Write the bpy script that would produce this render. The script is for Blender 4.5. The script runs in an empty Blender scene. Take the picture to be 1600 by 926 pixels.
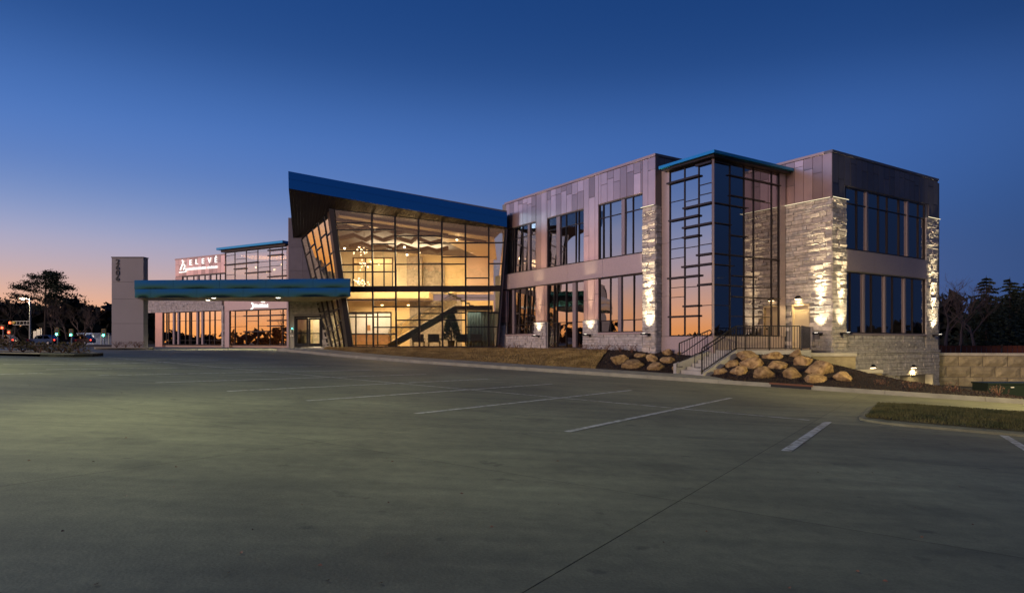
import bpy, bmesh, math, random
from mathutils import Vector, noise
random.seed(11)
sc = bpy.context.scene
col = sc.collection
R = math.radians
V = Vector

# ---------------------------------------------------------------- camera
F = 1030.0           # focal length in pixels of the 1600 wide photograph
HZ = 534.0           # row of the horizon
ZC = 0.35            # eye height above the ground floor of the building
cam_d = bpy.data.cameras.new('camera')
cam = bpy.data.objects.new('camera', cam_d); col.objects.link(cam); sc.camera = cam
cam.location = (0, 0, ZC); cam.rotation_euler = (R(90), 0, 0)
cam_d.sensor_width = 36; cam_d.lens = F / 1600 * 36
cam_d.shift_y = (HZ - 463) / 1600
cam_d.clip_start = 0.1; cam_d.clip_end = 3000

# ---------------------------------------------------------------- sky, afterglow, exposure
SUN_AZ = -92.0       # degrees left of the view direction, just under the horizon
w = bpy.data.worlds.new('World'); sc.world = w; w.use_nodes = True
nt = w.node_tree; nt.nodes.clear()
def N(kind, **k):
    n = nt.nodes.new(kind)
    for a, b in k.items(): setattr(n, a, b)
    return n
def L(a, b): nt.links.new(a, b)
tc = N('ShaderNodeTexCoord'); sep = N('ShaderNodeSeparateXYZ'); L(tc.outputs['Generated'], sep.inputs[0])
asin = N('ShaderNodeMath', operation='ARCSINE'); L(sep.outputs[2], asin.inputs[0])
el = N('ShaderNodeMath', operation='DIVIDE'); L(asin.outputs[0], el.inputs[0]); el.inputs[1].default_value = math.pi / 2
def ramp(stops):
    r = N('ShaderNodeValToRGB'); e = r.color_ramp.elements
    while len(e) > 1: e.remove(e[-1])
    for i, (deg, c) in enumerate(stops):
        x = (deg / 90) ** 0.5
        s = e[0] if i == 0 else e.new(x)
        s.position = x; s.color = (*c, 1)
    r.color_ramp.interpolation = 'B_SPLINE'
    return r
mx0 = N('ShaderNodeMath', operation='MAXIMUM'); L(el.outputs[0], mx0.inputs[0]); mx0.inputs[1].default_value = 0
sq = N('ShaderNodeMath', operation='SQRT'); L(mx0.outputs[0], sq.inputs[0])
west = ramp([(0, (1.0, .36, .06)), (1.2, (1.0, .42, .14)), (2.6, (.92, .48, .28)), (4.7, (.62, .43, .40)), (7.4, (.42, .42, .58)),
             (10, (.22, .31, .57)), (13, (.115, .22, .53)), (17, (.075, .19, .53)), (23, (.017, .070, .25)), (32, (.012, .058, .23)), (90, (.004, .02, .09))])
east = ramp([(0, (.050, .105, .28)), (6, (.046, .10, .275)), (10, (.040, .105, .31)), (16, (.050, .140, .43)),
             (22, (.012, .054, .20)), (32, (.007, .040, .165)), (90, (.003, .017, .075))])
L(sq.outputs[0], west.inputs[0]); L(sq.outputs[0], east.inputs[0])
flat = N('ShaderNodeCombineXYZ'); L(sep.outputs[0], flat.inputs[0]); L(sep.outputs[1], flat.inputs[1])
nrm = N('ShaderNodeVectorMath', operation='NORMALIZE'); L(flat.outputs[0], nrm.inputs[0])
dot = N('ShaderNodeVectorMath', operation='DOT_PRODUCT'); L(nrm.outputs[0], dot.inputs[0])
dot.inputs[1].default_value = (math.sin(R(SUN_AZ)), math.cos(R(SUN_AZ)), 0)
mr = N('ShaderNodeMapRange', interpolation_type='SMOOTHSTEP'); L(dot.outputs['Value'], mr.inputs[0])
mr.inputs[1].default_value = -.70; mr.inputs[2].default_value = .75
mr3 = N('ShaderNodeMapRange', interpolation_type='SMOOTHSTEP'); L(dot.outputs['Value'], mr3.inputs[0])
mr3.inputs[1].default_value = .62; mr3.inputs[2].default_value = 1.0; mr3.inputs[3].default_value = 1.0; mr3.inputs[4].default_value = 1.9   # brightest where the sun went down
glow = N('ShaderNodeVectorMath', operation='SCALE'); L(west.outputs[0], glow.inputs[0]); L(mr3.outputs[0], glow.inputs['Scale'])
mixc = N('ShaderNodeMix', data_type='RGBA'); L(mr.outputs[0], mixc.inputs['Factor']); L(east.outputs[0], mixc.inputs['A']); L(glow.outputs[0], mixc.inputs['B'])
mr2 = N('ShaderNodeMapRange', interpolation_type='SMOOTHSTEP'); L(dot.outputs['Value'], mr2.inputs[0])
mr2.inputs[1].default_value = -1.0; mr2.inputs[2].default_value = -.45; mr2.inputs[3].default_value = .34; mr2.inputs[4].default_value = 1.0   # the earth's shadow rises opposite the sunset
bg1 = N('ShaderNodeBackground'); L(mixc.outputs['Result'], bg1.inputs[0]); L(mr2.outputs[0], bg1.inputs[1])
sky = N('ShaderNodeTexSky', sky_type='NISHITA'); sky.sun_disc = False
sky.sun_elevation = R(-2); sky.sun_rotation = R(SUN_AZ); sky.ozone_density = 5; sky.dust_density = 0
bg2 = N('ShaderNodeBackground'); L(sky.outputs[0], bg2.inputs[0]); bg2.inputs[1].default_value = 0.02
add = N('ShaderNodeAddShader'); L(bg1.outputs[0], add.inputs[0]); L(bg2.outputs[0], add.inputs[1])
out = N('ShaderNodeOutputWorld'); L(add.outputs[0], out.inputs[0])

sun_d = bpy.data.lights.new('sun', 'SUN'); sun = bpy.data.objects.new('sun', sun_d); col.objects.link(sun)
sun_d.energy = 1.35; sun_d.angle = R(14); sun_d.color = (1.0, .70, .57)
GL_AZ, GL_EL = R(-127), R(9)      # added fill over the left shoulder, not the sunset, so panes don't mirror it
sdir = V((math.sin(GL_AZ) * math.cos(GL_EL), math.cos(GL_AZ) * math.cos(GL_EL), math.sin(GL_EL)))
sun.rotation_euler = sdir.to_track_quat('Z', 'Y').to_euler()

vs = sc.view_settings
vs.view_transform = 'Standard'; vs.look = 'None'; vs.exposure = 0; vs.gamma = 1
sc.cycles.use_denoising = True
sc.cycles.max_bounces = 8; sc.cycles.diffuse_bounces = 3; sc.cycles.glossy_bounces = 4; sc.cycles.transparent_max_bounces = 12
sc.cycles.sample_clamp_indirect = 4; sc.cycles.caustics_reflective = False; sc.cycles.caustics_refractive = False

# ---------------------------------------------------------------- materials
MATS = {}
def mat(name, c=(.5, .5, .5), rough=.7, metal=0.0, var=0.0, scale=4.0, bump=0.0, bscale=None, emit=None, estr=0.0, c2=None, detail=4, spec=.5, stretch=None, per_obj=0.0, coat=0.0):
    if name in MATS: return MATS[name]
    m = bpy.data.materials.new(name); m.use_nodes = True
    t = m.node_tree; b = t.nodes['Principled BSDF']
    b.inputs['Base Color'].default_value = (*c, 1); b.inputs['Roughness'].default_value = rough; b.inputs['Metallic'].default_value = metal
    b.inputs['Specular IOR Level'].default_value = spec
    if coat: b.inputs['Coat Weight'].default_value = coat; b.inputs['Coat Roughness'].default_value = .05
    pos = None
    if var or bump or c2:
        g = t.nodes.new('ShaderNodeNewGeometry'); pos = g.outputs['Position']
        if stretch:
            mp = t.nodes.new('ShaderNodeMapping'); mp.inputs['Scale'].default_value = stretch; t.links.new(pos, mp.inputs[0]); pos = mp.outputs[0]
    cur = None
    if var or c2:
        n = t.nodes.new('ShaderNodeTexNoise'); n.inputs['Scale'].default_value = scale; n.inputs['Detail'].default_value = detail; t.links.new(pos, n.inputs[0])
        r = t.nodes.new('ShaderNodeValToRGB'); t.links.new(n.outputs[0], r.inputs[0])
        e = r.color_ramp.elements; e[0].position = .3; e[1].position = .7
        a = tuple(max(0, x * (1 - var)) for x in c); bb = c2 if c2 else tuple(min(1, x * (1 + var)) for x in c)
        e[0].color = (*a, 1); e[1].color = (*bb, 1); cur = r.outputs[0]
    if per_obj:
        oi = t.nodes.new('ShaderNodeObjectInfo'); mr = t.nodes.new('ShaderNodeMapRange'); t.links.new(oi.outputs['Random'], mr.inputs[0])
        mr.inputs[3].default_value = 1 - per_obj; mr.inputs[4].default_value = 1 + per_obj
        hs = t.nodes.new('ShaderNodeHueSaturation'); t.links.new(mr.outputs[0], hs.inputs['Value'])
        if cur: t.links.new(cur, hs.inputs['Color'])
        else: hs.inputs['Color'].default_value = (*c, 1)
        cur = hs.outputs[0]
    if cur: t.links.new(cur, b.inputs['Base Color'])
    if bump:
        n2 = t.nodes.new('ShaderNodeTexNoise'); n2.inputs['Scale'].default_value = bscale or scale * 3; n2.inputs['Detail'].default_value = 5; t.links.new(pos, n2.inputs[0])
        bp = t.nodes.new('ShaderNodeBump'); bp.inputs['Strength'].default_value = min(1, bump); bp.inputs['Distance'].default_value = .03 * max(1, bump); t.links.new(n2.outputs[0], bp.inputs['Height'])
        t.links.new(bp.outputs[0], b.inputs['Normal'])
    if emit:
        b.inputs['Emission Color'].default_value = (*emit, 1); b.inputs['Emission Strength'].default_value = estr
    MATS[name] = m
    return m

def concrete(name, base):
    m = mat(name, base, .7, var=.30, scale=.30, bump=.10, bscale=45, detail=10, per_obj=.09)
    t = m.node_tree; b = t.nodes['Principled BSDF']; src = b.inputs['Base Color'].links[0].from_socket
    g = t.nodes.new('ShaderNodeNewGeometry'); mp = t.nodes.new('ShaderNodeMapping'); mp.inputs['Rotation'].default_value = (0, 0, R(58)); mp.inputs['Scale'].default_value = (.35, 2.6, 1)
    t.links.new(g.outputs['Position'], mp.inputs[0])
    cur = src
    for vec, sc_, lo, hi, a, z in ((mp.outputs[0], 1.2, .35, .7, .80, 1.12), (g.outputs['Position'], 7, .3, .7, .86, 1.12), (g.outputs['Position'], 60, .3, .75, .82, 1.15), (g.outputs['Position'], .9, .58, .72, 1.0, .72), (g.outputs['Position'], 2.7, .66, .72, 1.0, .62)):
        n = t.nodes.new('ShaderNodeTexNoise'); n.inputs['Scale'].default_value = sc_; n.inputs['Detail'].default_value = 6; t.links.new(vec, n.inputs[0])
        mr = t.nodes.new('ShaderNodeMapRange'); mr.inputs[1].default_value = lo; mr.inputs[2].default_value = hi; mr.inputs[3].default_value = a; mr.inputs[4].default_value = z; t.links.new(n.outputs[0], mr.inputs[0])
        mx = t.nodes.new('ShaderNodeVectorMath'); mx.operation = 'SCALE'; t.links.new(cur, mx.inputs[0]); t.links.new(mr.outputs[0], mx.inputs['Scale']); cur = mx.outputs[0]
    t.links.new(cur, b.inputs['Base Color'])
def glass(name, refl, tint, gl=(1, 1, 1), wav=.0):
    m = bpy.data.materials.new(name); m.use_nodes = True
    t = m.node_tree; t.nodes.clear()
    o = t.nodes.new('ShaderNodeOutputMaterial'); mx = t.nodes.new('ShaderNodeMixShader')
    tr = t.nodes.new('ShaderNodeBsdfTransparent'); tr.inputs[0].default_value = (*tint, 1)
    g = t.nodes.new('ShaderNodeBsdfGlossy'); g.inputs[0].default_value = (*gl, 1); g.inputs['Roughness'].default_value = .0
    lw = t.nodes.new('ShaderNodeLayerWeight'); lw.inputs[0].default_value = .5
    pw = t.nodes.new('ShaderNodeMath'); pw.operation = 'POWER'; pw.inputs[1].default_value = 3; t.links.new(lw.outputs['Facing'], pw.inputs[0])
    mr = t.nodes.new('ShaderNodeMapRange'); mr.inputs[3].default_value = refl; mr.inputs[4].default_value = 1; t.links.new(pw.outputs[0], mr.inputs[0])
    t.links.new(mr.outputs[0], mx.inputs[0]); t.links.new(tr.outputs[0], mx.inputs[1]); t.links.new(g.outputs[0], mx.inputs[2]); t.links.new(mx.outputs[0], o.inputs[0])
    if wav:
        ge = t.nodes.new('ShaderNodeNewGeometry'); n = t.nodes.new('ShaderNodeTexNoise'); n.inputs['Scale'].default_value = .55; n.inputs['Detail'].default_value = 1
        t.links.new(ge.outputs['Position'], n.inputs[0])
        b = t.nodes.new('ShaderNodeBump'); b.inputs['Strength'].default_value = wav; b.inputs['Distance'].default_value = .02; t.links.new(n.outputs[0], b.inputs['Height']); t.links.new(b.outputs[0], g.inputs['Normal'])
    MATS[name] = m
    return m
def emis(name, c, s):
    m = bpy.data.materials.new(name); m.use_nodes = True
    t = m.node_tree; t.nodes.clear(); o = t.nodes.new('ShaderNodeOutputMaterial'); e = t.nodes.new('ShaderNodeEmission')
    e.inputs[0].default_value = (*c, 1); e.inputs[1].default_value = s; t.links.new(e.outputs[0], o.inputs[0]); MATS[name] = m
    return m

mat('concrete', (.235, .23, .20), .75, var=.25, scale=.55, bump=.12, bscale=60, detail=9)
concrete('slab', (.205, .208, .118))
mat('kerb_concrete', (.31, .30, .215), .8, var=.18, scale=2.2, bump=.2, bscale=40)
mat('step_concrete', (.42, .40, .34), .8, var=.15, scale=3, bump=.2, bscale=30)
mat('joint', (.03, .03, .028), .9)
mat('paint', (.60, .60, .52), .65, var=.2, scale=6, detail=8)
_t = MATS['paint'].node_tree; _b = _t.nodes['Principled BSDF']; _src = _b.inputs['Base Color'].links[0].from_socket
_g = _t.nodes.new('ShaderNodeNewGeometry'); _n = _t.nodes.new('ShaderNodeTexNoise'); _n.inputs['Scale'].default_value = 9; _n.inputs['Detail'].default_value = 10; _t.links.new(_g.outputs['Position'], _n.inputs[0])
_r = _t.nodes.new('ShaderNodeMapRange'); _r.inputs[1].default_value = .40; _r.inputs[2].default_value = .52; _t.links.new(_n.outputs[0], _r.inputs[0])
_m = _t.nodes.new('ShaderNodeMix'); _m.data_type = 'RGBA'; _t.links.new(_r.outputs[0], _m.inputs['Factor']); _m.inputs['A'].default_value = (.30, .29, .20, 1); _t.links.new(_src, _m.inputs['B']); _t.links.new(_m.outputs['Result'], _b.inputs['Base Color'])
mat('stone', (.58, .51, .42), .85, var=.22, scale=7, bump=.6, bscale=26, per_obj=.22)
mat('stone_mix', (.50, .46, .41), .85, var=.30, scale=4.5, bump=.6, bscale=26)
mat('mortar', (.30, .28, .25), .95)
mat('bronze', (.58, .40, .345), .30, metal=.75, var=.05, scale=2, per_obj=.36)
mat('bronze_trim', (.46, .35, .32), .4, metal=.5)
mat('spandrel', (.50, .40, .37), .40, metal=.45, var=.05, scale=9, bump=.03, bscale=30)
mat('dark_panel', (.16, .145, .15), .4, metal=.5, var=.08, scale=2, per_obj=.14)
mat('frame', (.035, .026, .022), .35, metal=.4)
mat('frame_light', (.32, .26, .25), .4, metal=.4)
mat('black_metal', (.012, .011, .011), .4, metal=.3)
mat('blue_metal', (.020, .105, .21), .08, metal=.95, bump=.22, bscale=.55)
mat('blue_roof', (.03, .30, .52), .25, metal=.5)
mat('soffit', (.05, .04, .03), .32, metal=.3, var=.2, scale=2)
mat('canopy_soffit', (.30, .25, .17), .35, metal=.2, var=.12, scale=1)
mat('roofing', (.10, .10, .11), .8)
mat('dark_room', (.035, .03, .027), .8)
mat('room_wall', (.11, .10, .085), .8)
mat('lobby_cream', (.76, .66, .48), .7, var=.04, scale=1)
mat('lobby_amber', (.66, .49, .26), .65, var=.05, scale=1)
mat('lobby_pink', (.60, .43, .34), .7, var=.04, scale=1)
mat('lobby_floor', (.30, .25, .19), .3)
mat('lobby_ceiling', (.58, .45, .29), .7)
mat('cloud_panel', (.020, .014, .011), .8, spec=.05)
mat('white_wall', (.80, .76, .70), .6)
mat('lobby_stone', (.30, .25, .20), .85, var=.3, scale=6, bump=.4, bscale=14)
mat('grey_curtain', (.20, .23, .22), .7, var=.25, scale=2.2, stretch=(6, 1, .25))
mat('timber', (.40, .20, .08), .5, var=.15, scale=3)
mat('chair', (.02, .017, .016), .6)
mat('mulch', (.014, .009, .006), .95, var=.5, scale=14, bump=1, bscale=34)
mat('mulch_chip', (.045, .027, .016), .9, var=.6, scale=20)
mat('dry_lawn', (.26, .165, .04), .9, var=.35, scale=2.2, bump=.8, bscale=30, c2=(.40, .26, .07))
mat('dry_blade', (.36, .22, .06), .8, var=.55, scale=1.3, c2=(.50, .36, .13))
mat('lawn', (.055, .062, .014), .9, var=.4, scale=2.5, bump=.8, bscale=30, c2=(.11, .085, .028))
mat('blade', (.065, .095, .018), .8, var=.5, scale=1.6, c2=(.15, .13, .035))
mat('boulder', (.30, .17, .065), .85, var=.5, scale=6, bump=1, bscale=14, c2=(.52, .35, .15), per_obj=.22)
mat('block_stone', (.36, .30, .16), .9, var=.25, scale=2.5, bump=1, bscale=12, per_obj=.10)
mat('cap_stone', (.48, .44, .32), .85, var=.15, scale=3, bump=.3, bscale=20)
mat('pylon_panel', (.30, .285, .275), .6, metal=.1, var=.04, scale=1)
mat('numeral', (.02, .018, .018), .5)
mat('bark', (.05, .036, .026), .9)
mat('twig', (.10, .07, .055), .9)
mat('needle', (.018, .030, .014), .85, var=.4, scale=2)
mat('wood_leaf', (.012, .013, .008), .9)
mat('shrub_leaf', (.10, .11, .025), .8, var=.5, scale=9, c2=(.20, .13, .05))
mat('shrub_twig', (.16, .08, .05), .85, var=.3, scale=9)
mat('plant_leaf', (.03, .045, .015), .7)
mat('terrain', (.055, .052, .036), .95, var=.3, scale=.15)
mat('road', (.05, .05, .05), .85)
mat('fence_orange', (.10, .022, .006), .8, var=.3, scale=.8)
mat('box_green', (.010, .020, .009), .5)
mat('well_metal', (.20, .18, .14), .45, metal=.5)
mat('door_paint', (.56, .45, .28), .5)
mat('pole', (.30, .31, .29), .45, metal=.5)
mat('signal_yellow', (.45, .28, .03), .5)
mat('car_blue', (.02, .06, .16), .25, metal=.5, coat=.6)
mat('car_dark', (.03, .01, .012), .3, metal=.3, coat=.6)
mat('tyre', (.012, .012, .012), .8)
mat('shed_wall', (.10, .12, .20), .7)
mat('sheet_metal', (.45, .43, .40), .5, metal=.4)
mat('brick_red', (.18, .05, .035), .85)
mat('grate', (.16, .06, .025), .7)
glass('glass_office', .33, (.16, .15, .13), (.90, .84, .84), wav=.5)
glass('glass_bay', .40, (.12, .12, .11), (.90, .84, .84), wav=.12)
glass('glass_lobby', .07, (.90, .86, .76))
glass('glass_side', .16, (.72, .70, .55))
glass('glass_wing', .48, (.30, .26, .2), (1, .95, .9), wav=.12)
glass('glass_shop', .34, (.62, .54, .42), (1, .95, .9), wav=.08)
glass('glass_door', .10, (.85, .82, .72))
glass('glass_car', .5, (.1, .1, .12))
emis('lamp_warm', (1, .72, .38), 14); emis('lamp_white', (1, .9, .72), 9); emis('globe', (1, .70, .45), 9)
emis('letter_white', (1, .97, .95), 1.6); emis('signal_green', (.05, 1, .75), 26); emis('signal_red', (1, .05, .02), 12)
emis('tail_red', (1, .04, .02), 6); emis('head_white', (1, .85, .6), 30); emis('strip_light', (1, .86, .55), 1.5)
emis('panel_light', (1, .93, .82), 5)

# ---------------------------------------------------------------- helpers
WL = {}
def wl(o): return WL.get(o, V((0, 0, 0)))
def empty(name, loc, label=None, cat=None, group=None, parent=None):
    o = bpy.data.objects.new(name, None); col.objects.link(o); loc = V(loc)
    o.location = loc - wl(parent) if parent else loc
    o.parent = parent; WL[o] = loc; o.empty_display_size = .3
    tag(o, label, cat, group)
    return o
def tag(o, label=None, cat=None, group=None, kind=None):
    if label: o['label'] = label
    if cat: o['category'] = cat
    if group: o['group'] = group
    if kind: o['kind'] = kind
    return o
class MB:
    def __init__(s): s.v = []; s.f = []; s.mi = []; s.cur = 0
    def poly(s, pts):
        n = len(s.v); s.v += [V(p) for p in pts]; s.f.append(tuple(range(n, n + len(pts)))); s.mi.append(s.cur)
    def hexa(s, a, b):            # two matching rings of points
        n = len(a); k = len(s.v); s.v += [V(p) for p in a] + [V(p) for p in b]
        fs = [tuple(k + i for i in reversed(range(n))), tuple(k + n + i for i in range(n))]
        fs += [(k + i, k + (i + 1) % n, k + n + (i + 1) % n, k + n + i) for i in range(n)]
        s.f += fs; s.mi += [s.cur] * len(fs)
    def box(s, c, d):
        x, y, z = c; a, b, h = d[0] / 2, d[1] / 2, d[2] / 2
        s.hexa([(x - a, y - b, z - h), (x + a, y - b, z - h), (x + a, y + b, z - h), (x - a, y + b, z - h)], [(x - a, y - b, z + h), (x + a, y - b, z + h), (x + a, y + b, z + h), (x - a, y + b, z + h)])
        return s
    def fbox(s, f, s0, s1, z0, z1, o0, o1):
        s.hexa([f.pt(s0, z0, o0), f.pt(s1, z0, o0), f.pt(s1, z0, o1), f.pt(s0, z0, o1)], [f.pt(s0, z1, o0), f.pt(s1, z1, o0), f.pt(s1, z1, o1), f.pt(s0, z1, o1)])
        return s
    def prism(s, ring, z0, z1):
        s.hexa([(p[0], p[1], z0) for p in ring], [(p[0], p[1], z1) for p in ring]); return s
    def bar(s, a, b, wx, wy=None, up=(0, 0, 1)):
        a, b = V(a), V(b); d = (b - a).normalized(); wy = wy or wx
        u = V(up); x = d.cross(u)
        if x.length < 1e-4: x = d.cross(V((0, 1, 0)))
        x.normalize(); y = x.cross(d).normalized()
        q = [x * wx / 2 + y * wy / 2, -x * wx / 2 + y * wy / 2, -x * wx / 2 - y * wy / 2, x * wx / 2 - y * wy / 2]
        s.hexa([a + k for k in q], [b + k for k in q]); return s
    def tube(s, pts, rad, n=6):
        rings = []
        for i, p in enumerate(pts):
            p = V(p); d = (V(pts[min(i + 1, len(pts) - 1)]) - V(pts[max(i - 1, 0)])).normalized()
            x = d.cross(V((.3, .2, 1)) if abs(d.z) < .95 else V((1, 0, 0))).normalized(); y = d.cross(x)
            r = rad[i] if hasattr(rad, '__len__') else rad
            k = len(s.v); s.v += [p + x * math.cos(6.2832 * j / n) * r + y * math.sin(6.2832 * j / n) * r for j in range(n)]
            rings.append(k)
        for a, b in zip(rings, rings[1:]):
            for j in range(n): s.f.append((a + j, a + (j + 1) % n, b + (j + 1) % n, b + j)); s.mi.append(s.cur)
        s.f.append(tuple(rings[0] + j for j in reversed(range(n)))); s.mi.append(s.cur)
        s.f.append(tuple(rings[-1] + j for j in range(n))); s.mi.append(s.cur)
        return s
    def slab(s, quad, nrm, th):
        n = V(nrm) * th; s.hexa([V(p) - n for p in quad], [V(p) for p in quad]); return s
    def ball(s, c, r, seg=8, rings=5, sq=(1, 1, 1)):
        c = V(c); k = len(s.v)
        s.v.append(c + V((0, 0, r * sq[2])))
        for i in range(1, rings):
            t = math.pi * i / rings
            for j in range(seg):
                a = 6.2832 * j / seg; s.v.append(c + V((math.sin(t) * math.cos(a) * r * sq[0], math.sin(t) * math.sin(a) * r * sq[1], math.cos(t) * r * sq[2])))
        s.v.append(c - V((0, 0, r * sq[2]))); e = len(s.v) - 1
        for j in range(seg):
            s.f.append((k, k + 1 + j, k + 1 + (j + 1) % seg)); s.mi.append(s.cur)
            b = k + 1 + (rings - 2) * seg
            s.f.append((e, b + (j + 1) % seg, b + j)); s.mi.append(s.cur)
        for i in range(rings - 2):
            for j in range(seg):
                a = k + 1 + i * seg; s.f.append((a + j, a + seg + j, a + seg + (j + 1) % seg, a + (j + 1) % seg)); s.mi.append(s.cur)
        return s
    def tri(s, c, d, size, wd=.35):
        d = V(d).normalized(); x = d.cross(V((random.uniform(-1, 1), random.uniform(-1, 1), random.uniform(-1, 1)))).normalized()
        c = V(c); s.poly([c - x * size * wd, c + x * size * wd, c + d * size])
    def build(s, name, m, parent=None, smooth=False, fix=True):
        lo = V([min(p[i] for p in s.v) for i in range(3)]); hi = V([max(p[i] for p in s.v) for i in range(3)])
        c = (lo + hi) / 2
        if parent is None: c.z = lo.z
        me = bpy.data.meshes.new(name); me.from_pydata([p - c for p in s.v], [], s.f)
        ms = m if isinstance(m, (list, tuple)) else [m]
        for k in ms: me.materials.append(MATS[k])
        if len(ms) > 1: me.polygons.foreach_set('material_index', s.mi)
        if smooth: me.polygons.foreach_set('use_smooth', [True] * len(me.polygons))
        if fix and len(s.f) < 5000:
            b = bmesh.new(); b.from_mesh(me); bmesh.ops.recalc_face_normals(b, faces=b.faces); b.to_mesh(me); b.free()
        me.update()
        o = bpy.data.objects.new(name, me); col.objects.link(o)
        o.location = c - wl(parent) if parent else c
        o.parent = parent; WL[o] = c
        return o
def W(px, py, d): return V(((px - 800) / F * d, d, ZC - (py - HZ) / F * d))
CAM = V((0, 0, ZC))
def solve3(a, b, c, r):
    det = a.dot(b.cross(c))
    return r.dot(b.cross(c)) / det, a.dot(r.cross(c)) / det, a.dot(b.cross(r)) / det
class Fac:
    def __init__(s, O, D, U=(0, 0, 1)):
        s.O = V(O); s.D = V(D).normalized(); s.U = V(U); s.N = s.D.cross(s.U).normalized()
        if s.N.dot(CAM - s.O) < 0: s.N = -s.N
    def pt(s, a, z, o=0): return s.O + s.D * a + s.U * (z - s.O.z) + s.N * o
    def hit(s, px, py):
        r = V(((px - 800) / F, 1, -(py - HZ) / F))
        a, h, t = solve3(s.D, s.U, -r, CAM - s.O)
        return a, h + s.O.z
    def s(s, px): return s.hit(px, HZ)[0]
    def z(s, px, py): return s.hit(px, py)[1]
def light(name, kind, loc, energy, color, parent=None, size=.1, aim=None, spot=None, blend=.5, sy=None):
    d = bpy.data.lights.new(name, kind); d.energy = energy; d.color = color
    if kind == 'AREA':
        d.size = size
        if sy: d.shape = 'RECTANGLE'; d.size_y = sy
    else: d.shadow_soft_size = size
    if kind == 'SPOT': d.spot_size = R(spot); d.spot_blend = blend
    o = bpy.data.objects.new(name, d); col.objects.link(o); loc = V(loc)
    o.location = loc - wl(parent) if parent else loc
    o.parent = parent
    if aim is not None: o.rotation_euler = (-V(aim)).to_track_quat('Z', 'Y').to_euler()
    return o
def rnd(a, b): return random.uniform(a, b)
def sstep(a, b, x):
    t = max(0, min(1, (x - a) / (b - a))); return t * t * (3 - 2 * t)

# ---------------------------------------------------------------- ground
PA = R(31.8)
PV = V((math.sin(PA), math.cos(PA), 0)); QV = V((-math.cos(PA), math.sin(PA), 0))
def pq(P, Q): return PV * P + QV * Q
def gz(x, y):
    b = -.95 - .0412 * x + .25 * math.exp(-((x + 16) ** 2 + (y - 43) ** 2) / 60)
    k = .10; a = -.15
    h = max(k - abs(a - b), 0) / k
    z = min(a, b) - h * h * k / 4
    far = math.hypot(x - 20, y)
    lo = -3.0
    return max(z, lo)
def G(px, py):
    rx, rz = (px - 800) / F, -(py - HZ) / F
    d = 2.0
    while d < 200:
        if ZC + rz * d < gz(rx * d, d): break
        d += .1
    a, b = d - .1, d
    for _ in range(20):
        m = (a + b) / 2
        if ZC + rz * m < gz(rx * m, m): b = m
        else: a = m
    return V((rx * b, b, gz(rx * b, b)))
def sheet(pts, n, m, off=0, zf=gz):     # bilinear patch of four xy corners draped on the ground
    b = MB(); A, B, C_, D_ = [V((p[0], p[1], 0)) for p in pts]; k = []
    for i in range(n + 1):
        for j in range(m + 1):
            u, v = i / n, j / m
            p = (A * (1 - u) + B * u) * (1 - v) + (D_ * (1 - u) + C_ * u) * v
            b.v.append(V((p.x, p.y, zf(p.x, p.y) + off)))
    for i in range(n):
        for j in range(m):
            a = i * (m + 1) + j; b.f.append((a, a + m + 1, a + m + 2, a + 1)); b.mi.append(0)
    return b
# base ground out to the horizon
g = MB(); xs = [-900, -400, -200, -120, -80] + [-60 + 3 * i for i in range(41)] + [80, 120, 200, 400, 900]
ys = [-400, -150, -60, -30] + [-15 + 3 * i for i in range(35)] + [110, 150, 250, 450, 1200]
for x in xs:
    for y in ys: g.v.append(V((x, y, gz(x, y) - .12 - (0.25 if abs(x) > 62 or y > 100 else 0))))
for i in range(len(xs) - 1):
    for j in range(len(ys) - 1):
        a = i * len(ys) + j; g.f.append((a, a + len(ys), a + len(ys) + 1, a + 1)); g.mi.append(0)
tag(g.build('ground', 'terrain', smooth=True, fix=False), kind='structure')
# concrete slabs of the lot, cast in rows that run with the stalls
PJ, QJ, SP, SQ = 5.54, 1.76, 4.15, 4.4
PK = 26.3            # kerb line of the building
lot = empty('parking_lot', (0, 14, gz(0, 14))); tag(lot, kind='structure')
for i in range(-3, 14):
    for j in range(-4, 15):
        p0, p1, q0, q1 = PJ + SP * i, PJ + SP * (i + 1), QJ + SQ * j, QJ + SQ * (j + 1)
        if p0 > PK - .05 and q0 < 30: continue
        if p0 > 38: continue
        if p1 > PK and q0 < 30: p1 = PK
        c = pq((p0 + p1) / 2, (q0 + q1) / 2)
        if c.y < -2: continue
        e = .0035
        sheet([pq(p0 + e, q0 + e), pq(p1 - e, q0 + e), pq(p1 - e, q1 - e), pq(p0 + e, q1 - e)], 4, 4).build('concrete_slab', 'slab', lot, smooth=True)
sheet([pq(-8, -16), pq(PK, -16), pq(PK, 62), pq(-8, 62)], 24, 40, -.035).build('joint_bed', 'joint', lot, smooth=True)
def stripe(a, b, wd, name='painted_line'):
    a, b = V((a[0], a[1], 0)), V((b[0], b[1], 0)); d = (b - a).normalized(); x = V((d.y, -d.x, 0)) * wd / 2
    sheet([a - x, b - x, b + x, a + x], max(2, int((b - a).length / 1.0)), 1, .006).build(name, 'paint', lot)
def toP(v): return V((v.x, v.y, 0)).dot(PV)
def toQ(v): return V((v.x, v.y, 0)).dot(QV)
PN, PF = toP(G(881, 674)), toP(G(1148, 622))
qs = [toQ(G(1014, 648)), toQ(G(807, 629)), toQ(G(640, 615)), toQ(G(507, 604))]
step = (qs[3] - qs[0]) / 3
for k in range(10):
    q = qs[k] if k < 4 else qs[3] + step * (k - 3)
    stripe(pq(PN, q), pq(PF, q), .11)
PM = toP(G(1100, 641.6))
stripe(pq(PM, QJ + .1), pq(PM, qs[3] + step * 6), .10)
a, b = G(1228, 705), G(1294, 659); stripe(a, b, .13)
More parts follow.
